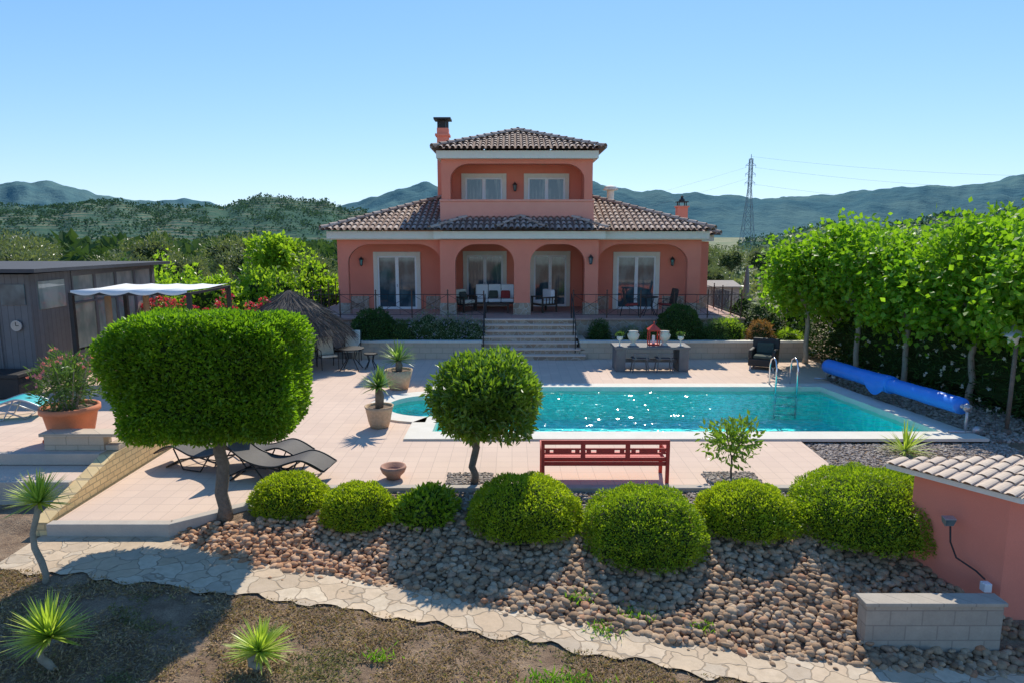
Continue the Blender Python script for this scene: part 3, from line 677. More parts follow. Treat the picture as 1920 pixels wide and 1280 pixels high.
# ------------------------------------------------------------------ railings
def railing(pts,z,label):
    e=thing('terrace_railing',(pts[0][0],pts[0][1],z),label,'railing','railings around the terrace'); 
    for (ax,ay),(bx,by) in zip(pts[:-1],pts[1:]):
        L=math.hypot(bx-ax,by-ay); n=max(1,round(L/1.3))
        for i in range(n):
            p=Vector((ax+(bx-ax)*i/n,ay+(by-ay)*i/n,z)); q=Vector((ax+(bx-ax)*(i+1)/n,ay+(by-ay)*(i+1)/n,z)); u=(q-p)
            mb=MB(); at=lambda s,h: p+u*s+Vector((0,0,h))
            mb.tube([at(0,.88),at(1,.88)],.013,6); mb.tube([at(0,.12),at(1,.12)],.009,6)
            mb.tube([at(0,.12),at(1,.88)],.007,5);mb.tube([at(1,.12),at(0,.88)],.007,5)
            for s0 in (.33,.67): mb.tube([at(s0,.12),at(s0,.88)],.007,5)
            mb.obj('railing_panel',['black'],e,world=True)
            mb=MB(); mb.tube([p,p+Vector((0,0,1.0))],.024,8); mb.lathe([(.0,1.0),(.04,1.03),(.0,1.07)],p,8); mb.obj('railing_post',['rust'],e,world=True)
    q=Vector((*pts[-1],z)); mb=MB(); mb.tube([q,q+Vector((0,0,1.02))],.024,8); mb.obj('railing_post',['rust'],e,world=True)
railing([(-7.8,30.2),(-7.8,25.5),(-1.06,25.5)],1.2,'black wrought-iron railing with crossed bars, one side of stairs')
railing([(2.3,25.5),(8.6,25.5),(8.6,30.2)],1.2,'black wrought-iron railing with crossed bars, beside side terrace')
# ------------------------------------------------------------------ porch furniture
def seat(name,loc,rot,w,label,cush='cushion',n=1,pil=(),frame='wooddark',bh=.9):
    e=thing(name,loc,label,'chair' if n==1 else 'sofa'); e.rotation_euler=(0,0,rot); h=w/2
    mb=MB(); mb.box(-h,h,-.35,.35,.28,.34)
    for z in (.45,.58,.71,.84): mb.box(-h+.06,h-.06,.33,.36,z-.035,z+.035)
    for x in (-h+.1,h-.14): mb.box(x,x+.04,.335,.355,.34,.86)
    mb.obj('backrest' ,[frame],e,bevel=.006)
    for x in (-h,h-.06):
        mb=MB(); mb.box(x,x+.06,-.38,.38,.58,.63); mb.box(x,x+.06,-.36,-.3,.0,.58); mb.box(x,x+.06,.32,.38,0,.9)
        for y in (-.15,0,.15): mb.box(x+.02,x+.04,y-.02,y+.02,.34,.58)
        mb.obj('armrest',[frame],e,bevel=.005)
    cw=(w-.14)/n
    for i in range(n):
        mb=MB(); mb.box(-h+.07+i*cw+.01,-h+.07+(i+1)*cw-.01,-.33,.3,.34,.48); mb.box(-h+.07+i*cw+.01,-h+.07+(i+1)*cw-.01,.14,.32,.475,bh)
        mb.obj('cushion',[cush],e,bevel=.04)
    for x,mt in pil:
        mb=MB(); mb.hexa([(x-.2,-.06,.49),(x+.2,-.06,.49),(x+.2,.06,.49),(x-.2,.06,.49)],[(x-.18,.04,.8),(x+.18,.04,.8),(x+.18,.13,.8),(x-.18,.13,.8)]); mb.obj('pillow',[mt],e,bevel=.04)
    return e
seat('garden_sofa',(-.72,28.3,1.2),0,1.75,'dark wood porch sofa with white cushions',n=3,pil=((-.05,'cushdark'),(.45,'cushred')),bh=1.05)
seat('porch_armchair',(-1.95,27.7,1.2),.9,.8,'dark wood porch armchair with dark pillow','cushbeige',pil=((0,'cushdark'),))
seat('porch_armchair',(1.3,27.6,1.2),-1.0,.8,'dark wood porch armchair with pale cushions')
def table(name,loc,w,d,h,mat,label,round_=False):
    e=thing(name,loc,label,'table'); mb=MB()
    if round_: mb.lathe([(0,h-.04),(w/2,h-.04),(w/2,h),(0,h)],(0,0,0),28)
    else: mb.box(-w/2,w/2,-d/2,d/2,h-.05,h)
    mb.obj('tabletop',[mat],e,bevel=.006)
    for i,(sx,sy) in enumerate(((-1,-1),(1,-1),(1,1),(-1,1))):
        mb=MB(); k=.36 if round_ else .44
        if round_: mb.tube([(sx*w*k*.6,sy*w*k*.6,h-.04),(sx*w*k*.35,sy*w*k*.35,h*.5),(sx*w*k,sy*w*k,0)],.016,8)
        else: mb.box(sx*w*k-.03,sx*w*k+.03,sy*d*.42-.03,sy*d*.42+.03,0,h-.05)
        mb.obj('leg',[mat],e)
    return e
table('coffee_table',(-.6,27.3,1.2),1.0,.5,.36,'wooddark','low dark wood coffee table on porch')
table('bistro_table',(5.3,26.3,1.2),.7,.7,.74,'black','black round bistro table on terrace',True)
def metalchair(loc,rot,label,cush,group=None,recl=.25,bm='x'):
    e=thing('garden_chair',loc,label,'chair',group); e.rotation_euler=(0,0,rot)
    for x in (-.27,.27):
        mb=MB(); mb.tube([(x,-.3,0),(x,-.28,.42),(x,-.25,.62),(x,.2,.64),(x,.32,.4),(x,.4,0)],.014,8); mb.tube([(x,-.28,.42),(x,.22,.38),(x,.22+recl,1.0)],.014,8); mb.obj('frame_side',['black'],e,smooth=True)
    mb=MB(); mb.hexa([(-.26,-.28,.40),(.26,-.28,.40),(.26,.22,.36),(-.26,.22,.36)],[(-.26,-.28,.48),(.26,-.28,.48),(.26,.22,.44),(-.26,.22,.44)]); mb.obj('seat',[cush],e,bevel=.03)
    mb=MB(); mb.hexa([(-.25,.16,.44),(.25,.16,.44),(.25,.24,.40),(-.25,.24,.40)],[(-.25,.16+recl,1.05),(.25,.16+recl,1.05),(.25,.23+recl,1.04),(-.25,.23+recl,1.04)]); mb.obj('backrest',[cush if bm=='x' else bm],e,bevel=.03)
    return e
metalchair((4.6,26.3,1.2),1.4,'black bistro chair with red cushion on terrace','cushred','bistro chairs on the terrace',.12,'wooddark')
metalchair((6.0,26.3,1.2),-1.4,'black bistro chair with red cushion on terrace','cushred','bistro chairs on the terrace',.12,'wooddark')
metalchair((-6.0,21.9,0),.5,'black patio chair with beige cushions under parasol','cushbeige')
metalchair((-5.45,22.9,0),.1,'black patio chair with tall beige back cushion','cushbeige')
metalchair((-6.9,22.3,0),.9,'black patio chair with beige cushions under parasol','cushbeige')
table('patio_table',(-5.2,21.7,0),.85,.85,.7,'black','black round metal patio table',True)
table('side_table',(-4.6,21.9,0),.45,.45,.5,'black','small black metal side table',True)
e=thing('dining_table',(4.45,21.7,0),'heavy grey wooden dining table on the patio','table')
mb=MB(); mb.box(-1.2,1.2,-.45,.45,.72,.8); mb.obj('tabletop',['greytable'],e,bevel=.01)
for x in (-1.15,.85):
    mb=MB(); mb.box(x,x+.3,-.42,.42,0,.72); mb.obj('leg',['greytable'],e,bevel=.01)
mb=MB(); mb.box(-.85,.85,-.08,.08,.25,.35); mb.obj('crossbar',['greytable'],e)
for x in (-.38,.38):
    c=thing('dining_stool',(4.45+x,21.35,0),'low grey slatted stool tucked under table','stool','stools at the dining table')
    mb=MB(); mb.box(-.27,.27,-.2,.2,.42,.46); mb.obj('seat',['greytable'],c,bevel=.01)
    mb=MB(); mb.box(-.24,.24,-.22,-.19,.5,.62); mb.box(-.2,-.15,-.22,-.19,.4,.5); mb.box(.15,.2,-.22,-.19,.4,.5); mb.obj('backrest',['greytable'],c)
    for sx in (-1,1):
        for sy in (-1,1):
            mb=MB(); mb.tube([(sx*.2,sy*.15,.42),(sx*.26,sy*.2,0)],.02,6); mb.obj('leg',['greytable'],c)
e=thing('table_lantern',(4.55,21.7,.8),'red metal lantern standing on dining table','lantern')
mb=MB(); mb.box(-.17,.17,-.17,.17,0,.05); mb.box(-.17,.17,-.17,.17,.45,.49)
for x in (-.17,.14):
    for y in (-.17,.14): mb.box(x,x+.03,y,y+.03,.05,.45)
mb.add([(-.2,-.2,.49),(.2,-.2,.49),(.2,.2,.49),(-.2,.2,.49),(0,0,.68)],[(0,1,4),(1,2,4),(2,3,4),(3,0,4)]); mb.tube([(0,0,.64),(0,0,.75)],.02,6); mb.obj('lantern_frame',['red'],e)
mb=MB(); mb.lathe([(.05,.05),(.05,.3),(0,.3)],(0,0,0),12); mb.obj('candle',['cushion'],e)
for x,nm in ((-.55,0),(.45,0),(.95,1),(-1.0,1)):
    if nm==0:
        e=thing('stone_ornament',(4.45+x,21.7,.8),'pale carved stone ornament on dining table','ornament','stone ornaments on the table'); mb=MB()
        mb.lathe([(.12,0),(.12,.03),(.05,.07),(.08,.12),(.16,.2),(.2,.32),(.13,.4),(.16,.44),(.0,.46)],(0,0,0),16); mb.obj('ornament_body',['coping'],e,smooth=True)
    else:
        e=thing('glass_goblet',(4.45+x,21.6,.8),'small candle goblet with plant on table','goblet','goblets on the table'); mb=MB()
        mb.lathe([(.08,0),(.02,.03),(.02,.15),(.09,.2),(.1,.3),(.085,.3)],(0,0,0),14); mb.obj('goblet_body',['cream'],e,smooth=True)
        crown('goblet_plant',150,(.11,.11,.08),.06,.5,['lf_ole','core'],e,c=(0,0,.32),hemi=True)
e=thing('rattan_armchair',(8.2,21.9,0),'black rattan armchair with dark cushions on patio','armchair'); e.rotation_euler=(0,0,-.5)
mb=MB(); mb.box(-.42,.42,-.4,.4,.12,.36); mb.obj('seat',['rattan'],e,bevel=.03)
mb=MB(); mb.hexa([(-.42,.3,.36),(.42,.3,.36),(.42,.4,.36),(-.42,.4,.36)],[(-.42,.42,.92),(.42,.42,.92),(.42,.52,.92),(-.42,.52,.92)]); mb.obj('backrest',['rattan'],e,bevel=.03)
for x in (-.42,.3):
    mb=MB(); mb.box(x,x+.12,-.4,.35,.36,.64); mb.obj('armrest',['rattan'],e,bevel=.03)
for x in (-.38,.32):
    for y in (-.36,.3): mb=MB(); mb.box(x,x+.06,y,y+.06,0,.12); mb.obj('leg',['alu'],e)
mb=MB(); mb.box(-.29,.29,-.36,.28,.36,.46); mb.obj('cushion',['cushdark'],e,bevel=.04)
mb=MB(); mb.hexa([(-.28,.2,.46),(.28,.2,.46),(.28,.29,.46),(-.28,.29,.46)],[(-.26,.3,.8),(.26,.3,.8),(.26,.38,.8),(-.26,.38,.8)]); mb.obj('cushion',['cushdark'],e,bevel=.04)
e=thing('reed_parasol',(-7.3,22.3,0),'grey thatched reed parasol on a wooden pole','parasol')
mb=MB(); mb.tube([(0,0,0),(0,0,2.4)],.05,10); mb.obj('pole',['postwood'],e,smooth=True)
mb=MB(); mb.lathe([(.03,2.5),(.9,1.98),(1.85,1.16),(1.82,1.12),(.9,1.9),(0.03,2.42)],(0,0,0),28); 
CV=np.array(mb.v);CF=[]
for f in mb.f: CF+= [(f[0],f[1],f[2]),(f[0],f[2],f[3])]
n=7000; a=RNG.random(n)*2*np.pi; r=RNG.random(n)**.6*1.85; z_=2.53-r*.60-r*r*.06+RNG.normal(size=n)*.025
P=np.stack([r*np.cos(a),r*np.sin(a),z_],1); D=np.stack([np.cos(a),np.sin(a),-.72-.35*(r>1.4)],1)+RNG.normal(size=(n,3))*.16
V,F=leafgeo(P,D,.35+.35*RNG.random(n),.02,.2); V,F,mi=merge([(V,F,0),(CV,CF,0)]); npmesh('canopy',V,F,mi,['straw'],e)
# ------------------------------------------------------------------ shed, pergola etc
e=thing('garden_shed',(-13.6,19,.5),'grey plank garden shed with glazed side and flat roof','shed')
mb=MB(); mb.box(-16.5,-11.75,16.6,18.2,.5,3.34); mb.box(-16.5,-11.75,22.3,22.5,.5,3.34); mb.box(-11.85,-11.75,18.2,22.3,.5,1.2); mb.box(-16.5,-16.3,18.2,22.3,.5,3.34); mb.obj('wall',['shedwood'],e,world=True)
mb=MB(); mb.hexa([(-16.9,16.2,3.40),(-11.3,16.2,3.40),(-11.3,22.7,3.34),(-16.9,22.7,3.34)],[(-16.9,16.2,3.49),(-11.3,16.2,3.49),(-11.3,22.7,3.43),(-16.9,22.7,3.43)])
mb.obj('roof',['roofdark'],e,world=True)
mb=MB(); mb.box(-13.5,-12.55,16.56,16.6,.55,2.6); mb.obj('door',['shedwood'],e,world=True)
for i in range(4):
    y=18.25+i*1.02
    mb=MB(); mb.box(-11.81,-11.79,y+.05,y+.97,1.25,3.2,0); mb.obj('window',['glassp'],e,world=True)
    mb=MB(); mb.box(-11.84,-11.75,y,y+.05,1.2,3.34); mb.box(-11.84,-11.75,y+.97,y+1.02,1.2,3.34); mb.box(-11.84,-11.75,y+.05,y+.97,2.45,2.5); mb.box(-11.84,-11.75,y+.05,y+.97,3.2,3.34)
    mb.obj('window_frame',['greytable'],e,world=True)
mb=MB(); mb.box(-11.75,-11.72,16.9,17.9,2.45,3.15); mb.obj('window',['glassp'],e,world=True)
for x in (-16.0,-14.9,-12.45):
    mb=MB(); mb.box(x,x+.6,16.57,16.6,2.6,3.1); mb.obj('window',['glass'],e,world=True)
e=thing('wall_clock',(-12.1,16.55,2.1),'round white wall clock on shed','clock')
mb=MB(); mb.tube([(0,0,0),(0,-.04,0)],.13,24); mb.obj('clock_rim',['alu'],e); mb=MB(); mb.tube([(0,-.04,0),(0,-.045,0)],.115,24); mb.obj('clock_face',['concrete'],e)
mb=MB(); mb.box(-.008,.008,-.05,-.047,0,.09); mb.obj('clock_hand',['black'],e)
mb=MB(); mb.box(0,.07,-.05,-.047,-.008,.008); mb.obj('clock_hand',['black'],e)
e=thing('pergola',(-9.5,18.2,.5),'black steel pergola with white sliding canvas roof','pergola')
zb=2.80
for x in (-11.0,-8.06):
    for y in (17.0,19.4):
        mb=MB(); mb.box(x-.05,x+.05,y-.05,y+.05,.5,zb); mb.obj('post',['black'],e,world=True)
mb=MB()
for y in (17.0,19.4): mb.box(-11.05,-8.01,y-.04,y+.04,zb,zb+.07)
for x in (-11.0,-8.06): mb.box(x-.035,x+.035,17.04,19.36,zb+.005,zb+.065)
mb.obj('beam',['black'],e,world=True)
mb=MB(); K=60
for i in range(K+1):
    x=-10.98+2.9*i/K; sg=.05*abs(math.sin(i/K*math.pi*4)); zz_=zb+.125-sg*.6
    mb.v+=[(x,16.95,zz_-.05-sg*.9),(x,16.95,zz_),(x,18.2,zz_-.03),(x,19.45,zz_)]
for i in range(K):
    for j in range(3): mb.f.append((4*i+j,4*i+4+j,4*i+5+j,4*i+1+j))
mb.m=[0]*len(mb.f); mb.obj('canvas_roof',['canvas'],e,world=True,smooth=True)
for x,y in ((-10.45,17.6),(-10.0,18.6)):
    mb=MB(); mb.tube([(x,y,.5),(x,y,2.72)],[.09,.08],10); mb.obj('wooden_post',['postwood'],thing('timber_post',(x,y,.5),'round brown timber post beneath pergola','post','timber posts under the pergola'),world=True,smooth=True)
e=thing('storage_box',(-12.2,15.9,.5),'black rattan cushion storage box','storage box')
mb=MB(); mb.box(-.7,.7,-.35,.35,.02,.5); mb.obj('box_body',['rattan'],e,bevel=.02); mb=MB(); mb.box(-.73,.73,-.38,.38,.5,.6); mb.obj('lid',['rattan'],e,bevel=.02)
# ------------------------------------------------------------------ loungers
def lounger(loc,rot,label,mat='rattan',fm='black',group='sun loungers on the patio'):
    e=thing('sun_lounger',loc,label,'sun lounger',group); e.rotation_euler=(0,0,rot)
    pr=[(-.95,.82),(-.75,.62),(-.5,.42),(-.2,.31),(.1,.30),(.35,.38),(.55,.43),(.75,.38),(.98,.25)]
    sp=[]
    for i in range(len(pr)-1):
        p0=pr[max(i-1,0)];p1=pr[i];p2=pr[i+1];p3=pr[min(i+2,len(pr)-1)]
        for k in range(4):
            t=k/4; f=lambda a,b,c,d:.5*((2*b)+(-a+c)*t+(2*a-5*b+4*c-d)*t*t+(-a+3*b-3*c+d)*t**3)
            sp.append((f(p0[0],p1[0],p2[0],p3[0]),f(p0[1],p1[1],p2[1],p3[1])))
    sp.append(pr[-1])
    mb=MB()
    for x,z in sp: mb.v+=[(x,-.28,z),(x,.28,z),(x,-.28,z-.012),(x,.28,z-.012)]
    for i in range(len(sp)-1): mb.f+=[(4*i,4*i+4,4*i+5,4*i+1),(4*i+2,4*i+3,4*i+7,4*i+6)]
    mb.m=[0]*len(mb.f); mb.obj('sling',[mat],e,smooth=True)
    for y in (-.3,.3):
        mb=MB(); mb.tube([(x,y,z) for x,z in sp],.018,8)
        mb.tube([(-.75,y,.02),(-.5,y,.22),(-.1,y,.29),(.35,y,.2),(.7,y,.02)],.016,8); mb.tube([(-.35,y,.36),(-.1,y,.02),(.3,y,.02),(.5,y,.4)],.014,8); mb.obj('frame_side',[fm],e,smooth=True)
    for x,z in ((-.75,.02),(.7,.02),(-.95,.82),(.98,.25)):
        mb=MB(); mb.tube([(x,-.3,z),(x,.3,z)],.014,8); mb.obj('crossbar',[fm],e,smooth=True)
    return e
lounger((-4.2,11.75,0),-.12,'dark curved sun lounger on sunny patio','sling')
lounger((-4.8,12.5,0),-.2,'dark curved sun lounger on sunny patio','sling')
lounger((-5.7,12.3,0),2.8,'dark curved sun lounger standing in tree shade','sling')
lounger((-10.9,13.9,.5),.3,'turquoise striped lounger on raised patio','sunblue','alu',group=None)
e=thing('garden_bench',(1.63,11.5,0),'red painted wooden garden bench facing the pool','bench'); h=1.12
mb=MB()
for i in range(5): mb.box(-h+.03,h-.03,.03+i*.1,.11+i*.1,.37,.40)
mb.box(-h+.05,h-.05,.0,.03,.30,.37); mb.obj('seat',['red'],e,bevel=.004)
mb=MB(); mb.box(-h,h,-.05,-.01,.70,.78); mb.box(-h+.05,h-.05,-.045,-.015,.42,.47)
for x in (-.39,.39): mb.box(x-.04,x+.04,-.046,-.012,.47,.70)
for a,b in ((-h+.05,-.43),(-.35,.35),(.43,h-.05)):
    mb.box(a,b,-.04,-.02,.60,.635); mb.box(a,b,-.04,-.02,.525,.555)
    c=(a+b)/2; mb.box(c-.16,c+.16,-.037,-.023,.555,.60); mb.box(a+.02,a+.1,-.036,-.024,.555,.60); mb.box(b-.1,b-.02,-.036,-.024,.555,.60)
mb.obj('backrest',['red'],e,bevel=.004)
for x in (-h,h-.06):
    mb=MB(); mb.box(x,x+.06,-.06,.0,0,.70); mb.obj('leg',['red'],e,bevel=.005)
    mb=MB(); mb.box(x,x+.06,.48,.54,0,.56); mb.obj('leg',['red'],e,bevel=.005)
    mb=MB(); mb.box(x-.005,x+.065,-.0,.56,.56,.6); mb.obj('armrest',['red'],e,bevel=.005)
e=thing('stone_bowl',(-2.12,11.7,0),'reddish stone bowl standing on the patio','bowl')
mb=MB(); mb.lathe([(0,0),(.12,0),(.13,.05),(.2,.12),(.235,.2),(.22,.24),(.19,.235),(.15,.16),(0,.12)],(0,0,0),24); mb.obj('bowl_body',['bowl'],e,smooth=True)
# ------------------------------------------------------------------ yuccas / palms
def rosette(name,n,L,w,mat,parent,c,up=.5,droop=.25,seg=3,spread=1.0,**k):
    parts=[]
    for i in range(n):
        a=rnd.uniform(0,2*math.pi); el=rnd.random()**.7*1.25-(.25 if up<.5 else .0); el=math.pi/2-el*spread*1.2
        l=L*rnd.uniform(.7,1.1); d=Vector((math.cos(a)*math.cos(el),math.sin(a)*math.cos(el),math.sin(el)))
        s=d.cross(Vector((0,0,1))); s=s.normalized() if s.length>.01 else Vector((1,0,0))
        pts=[]; p=Vector((0,0,0))
        for q in range(seg+1):
            t=q/seg; ww=w*(.8+.6*t*(1-t)*2)*(1-t**3)*.5; pts.append((p-s*ww,p+s*ww)); d=(d+Vector((0,0,-droop/seg*t))).normalized(); p=p+d*l/seg
        V=[];F=[]
        for A_,B_ in pts: V+=[tuple(A_),tuple(B_)]
        for q in range(seg): F+=[(2*q,2*q+1,2*q+3),(2*q,2*q+3,2*q+2)]
        parts.append((np.array(V),np.array(F),0))
    V,F,mi=merge(parts); V=V+np.array(c); return npmesh(name,V,F,mi,[mat],parent,**k)
def yucca(loc,th,L,n,label,mat='lf_yucca',bend=.05,tr=.038):
    e=thing('yucca_plant',loc,label,'yucca')
    mb=MB(); pts=[(bend*math.sin(i*1.3),bend*.5*math.cos(i),th*i/6-.05) for i in range(7)]; mb.tube(pts,[tr*1.2,tr,tr*1.1,tr,tr*.9,tr,tr*.9],10); mb.obj('trunk',['barkpale'],e,smooth=True)
    rosette('crown',n,L,.028,mat,e,pts[-1],spread=1.15); return e
yucca((-6.15,8.35,-.25),1.2,.44,170,'spiky yucca on a thin bent bare trunk')
yucca((-4.92,6.6,-.25),.42,.47,230,'large low spiky yellow-green yucca in dry garden')
yucca((-2.8,6.8,-.35),.22,.41,160,'small spiky yucca rosette in dry ground cover')
yucca((7.85,13.2,-.05),.12,.62,80,'young green yucca growing in gravel','lf_yucca')
def potplant(loc,prof,th,L,n,label,mat='potstone'):
    e=thing('potted_palm',loc,label,'potted plant'); mb=MB(); mb.lathe(prof,(0,0,0),24); mb.obj('pot',[mat],e,smooth=True)
    zt=prof[-3][1]
    mb=MB(); mb.lathe([(0,zt-.05),(prof[-3][0]-.03,zt-.05)],(0,0,0),20); mb.obj('soil_surface',['soil'],e)
    mb=MB(); mb.tube([(0,0,zt-.1),(.02,0,zt+th*.5),(0,0,zt+th)],[.09,.1,.07],10); mb.obj('trunk',['bark'],e,smooth=True)
    rosette('crown',n,L,.05,'lf_palm',e,(0,0,zt+th),droop=.8,spread=1.1); return e
pr=[(0,0),(.2,0),(.25,.15),(.3,.42),(.33,.5),(.30,.5),(.27,.4)]
potplant((-3.0,15.0,0),pr,.42,.52,110,'spiky palm in beige textured pot by pool')
potplant((-3.2,18.9,0),[(0,0),(.26,0),(.34,.3),(.4,.55),(.37,.55),(.33,.45)],.25,.65,90,'leafy plant in large tan bowl-shaped pot')
e=thing('potted_oleander',(-8.25,12.4,.5),'pink oleander in large terracotta pot','potted plant')
mb=MB(); mb.lathe([(0,0),(.33,0),(.4,.3),(.45,.55),(.5,.56),(.5,.66),(.45,.66),(.42,.58)],(0,0,0),32); mb.obj('pot',['terracotta'],e,smooth=True)
mb=MB(); mb.lathe([(0,0),(.45,0),(.48,.05)],(0,0,-.001),24); mb.obj('saucer',['terracotta'],e)
mb=MB(); mb.lathe([(0,.6),(.43,.6)],(0,0,0),24); mb.obj('soil_surface',['soil'],e)
mb=MB()
for i in range(9):
    a=i*.7; mb.tube([(.08*math.cos(a),.08*math.sin(a),.55),(.25*math.cos(a),.25*math.sin(a),1.0),(.4*math.cos(a),.4*math.sin(a),1.4)],[.02,.014,.008],6)
mb.obj('stem',['barkpale'],e)
crown('crown',1700,(.52,.52,.5),.14,.2,['lf_ole','core','fl_pink'],e,c=(0,0,1.12),amp=.25,nf=4,depth=.8,corescale=0,flowers=80,flsize=.06,up=.6,flhi=True)
# ------------------------------------------------------------------ shaped trees and bushes
def branchy(mb,base,top,r0,r1,limbs,ends,wob=.03):
    base=Vector(base);top=Vector(top); k=6; pts=[];rs=[]
    for i in range(k+1):
        t=i/k; p=base.lerp(top,t)+Vector((math.sin(i*2.1),math.cos(i*1.7),0))*wob*math.sin(t*math.pi); pts.append(p); rs.append(r0*(1-t)+r1*t+(.3*r0 if i==0 else 0))
    mb.tube(pts,rs,12)
    for en in ends:
        en=Vector(en); mid=top.lerp(en,.5)+Vector((rnd.uniform(-.1,.1),rnd.uniform(-.1,.1),.08)); mb.tube([top-Vector((0,0,.08)),mid,en],[r1*.75,r1*.5,r1*.2],8)
e=thing('clipped_tree',(-4.50,10.15,-.12),'large tree with dense crown clipped into a block','tree')
mb=MB(); branchy(mb,(0,0,0),(0,0,1.35),.10,.09,0,[(-.9,.1,2.0),(.9,-.1,2.0),(.3,.6,2.2),(-.3,-.5,2.2),(0,0,2.6)]); mb.obj('trunk',['bark'],e,smooth=True)
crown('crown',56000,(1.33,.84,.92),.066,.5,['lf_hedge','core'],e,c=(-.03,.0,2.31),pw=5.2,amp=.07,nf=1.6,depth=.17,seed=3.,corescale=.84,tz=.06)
e=thing('bay_tree',(-.66,11.45,0),'small round-crowned bay tree with twisted trunk','tree')
mb=MB(); branchy(mb,(0,0,0),(.0,0,.95),.06,.07,0,[(-.5,.1,1.4),(.6,-.1,1.4),(.3,.4,1.7),(-.1,-.4,1.6)],.05); mb.obj('trunk',['bark'],e,smooth=True)
crown('crown',9500,(.89,.84,.70),.12,.36,['lf_bay','core'],e,c=(.22,0,1.54),pw=2.2,amp=.15,nf=2.6,depth=.34,seed=1.,corescale=.66)
e=thing('young_tree',(3.9,11.65,0),'thin young tree with loose round crown','tree')
mb=MB(); branchy(mb,(0,0,0),(0,0,.45),.02,.016,0,[(-.3,0,.8),(.3,.1,.75),(.1,-.2,.95),(0,.2,.85),(-.15,-.1,1.05)],.01); mb.obj('trunk',['bark'],e,smooth=True)
crown('crown',650,(.48,.45,.36),.12,.4,['lf_bay','core'],e,c=(0,0,.74),amp=.3,nf=4,depth=.9,corescale=0)
def bush(loc,r,h,n,leaf,mat,label,seed,w=.5,amp=.06,name='clipped_bush',cat='bush',fl=0,flm=None,depth=.12,group=None,pw=2.2,ry=None,nf=3.5,fls=.04):
    e=thing(name,loc,label,cat,group)
    mb=MB(); 
    for i in range(4): a=i*1.7; mb.tube([(0,0,-.1),(r*.3*math.cos(a),r*.3*math.sin(a),h*.4)],[.03,.015],6)
    mb.obj('stem',['bark'],e)
    crown('crown',n,(r,ry or r*.92,h),leaf,w,[mat,'core']+([flm] if flm else []),e,hemi=True,amp=amp,nf=nf,depth=depth,seed=seed,pw=pw,flowers=fl,flsize=fls)
    return e
G='rounded bushes along the rock bank'
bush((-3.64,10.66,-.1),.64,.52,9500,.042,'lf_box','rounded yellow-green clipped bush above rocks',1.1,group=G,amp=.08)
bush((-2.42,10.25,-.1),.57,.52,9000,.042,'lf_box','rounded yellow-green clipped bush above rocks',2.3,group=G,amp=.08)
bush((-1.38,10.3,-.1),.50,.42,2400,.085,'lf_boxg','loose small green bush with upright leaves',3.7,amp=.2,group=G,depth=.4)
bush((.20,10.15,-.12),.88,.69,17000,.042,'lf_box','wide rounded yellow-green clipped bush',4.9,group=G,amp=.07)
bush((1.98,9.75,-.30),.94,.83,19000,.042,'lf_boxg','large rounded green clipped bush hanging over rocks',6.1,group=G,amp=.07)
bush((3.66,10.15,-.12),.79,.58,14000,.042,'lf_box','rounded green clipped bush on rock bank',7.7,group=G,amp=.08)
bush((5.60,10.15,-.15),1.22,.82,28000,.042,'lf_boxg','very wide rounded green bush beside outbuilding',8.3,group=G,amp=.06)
bush((6.05,24.6,.5),.86,1.25,7000,.07,'lf_dark','large dark green clipped ball bush in planter',9.1,name='ball_bush')
bush((-5.0,24.5,.5),.85,1.1,4500,.08,'lf_dark','dark green rounded shrub in planter',10.1,name='planter_shrub',amp=.12)
for i,(x,y,r,h,mt,lb) in enumerate(((-3.95,24.5,.7,.75,'lf_ole','green leafy shrub in planter'),(-3.1,24.7,.8,1.0,'lf_lav','grey-green lavender clump in planter'),(-2.3,24.5,.75,.95,'lf_lav','grey-green lavender clump in planter'),(-1.55,24.5,.6,.8,'lf_lav','grey-green lavender clump in planter'),
    (3.2,24.7,.4,.8,'lf_dark','small dark planter shrub by stairs'),(7.3,24.3,.5,.85,'lf_ole','green leafy shrub in planter'),(7.9,24.6,.5,.9,'lf_vine','light green shrub in planter'),(8.9,24.2,.5,.8,'lf_redpl','reddish rounded shrub in planter'),
    (9.4,25.3,.8,1.35,'lf_lav','tall pale lavender clump'),(9.9,24.3,.55,.5,'lf_vine','low light green planter shrub'),(5.1,24.2,.5,.55,'lf_ole','low green planter shrub'),(4.2,24.5,.5,.5,'lf_lav','grey-green lavender clump in planter'),(10.9,26.5,.9,1.3,'lf_lav','tall pale lavender clump'),(9.6,27.6,1.0,1.4,'lf_ole','green shrub beside terrace'))):
    bush((x,y,.45),r,h,1800,.1,mt,lb,20+i,w=.22,amp=.2,name='planter_shrub',fl=(90 if mt=='lf_lav' else 0),flm=('lf_lavf' if mt=='lf_lav' else None),depth=.4)
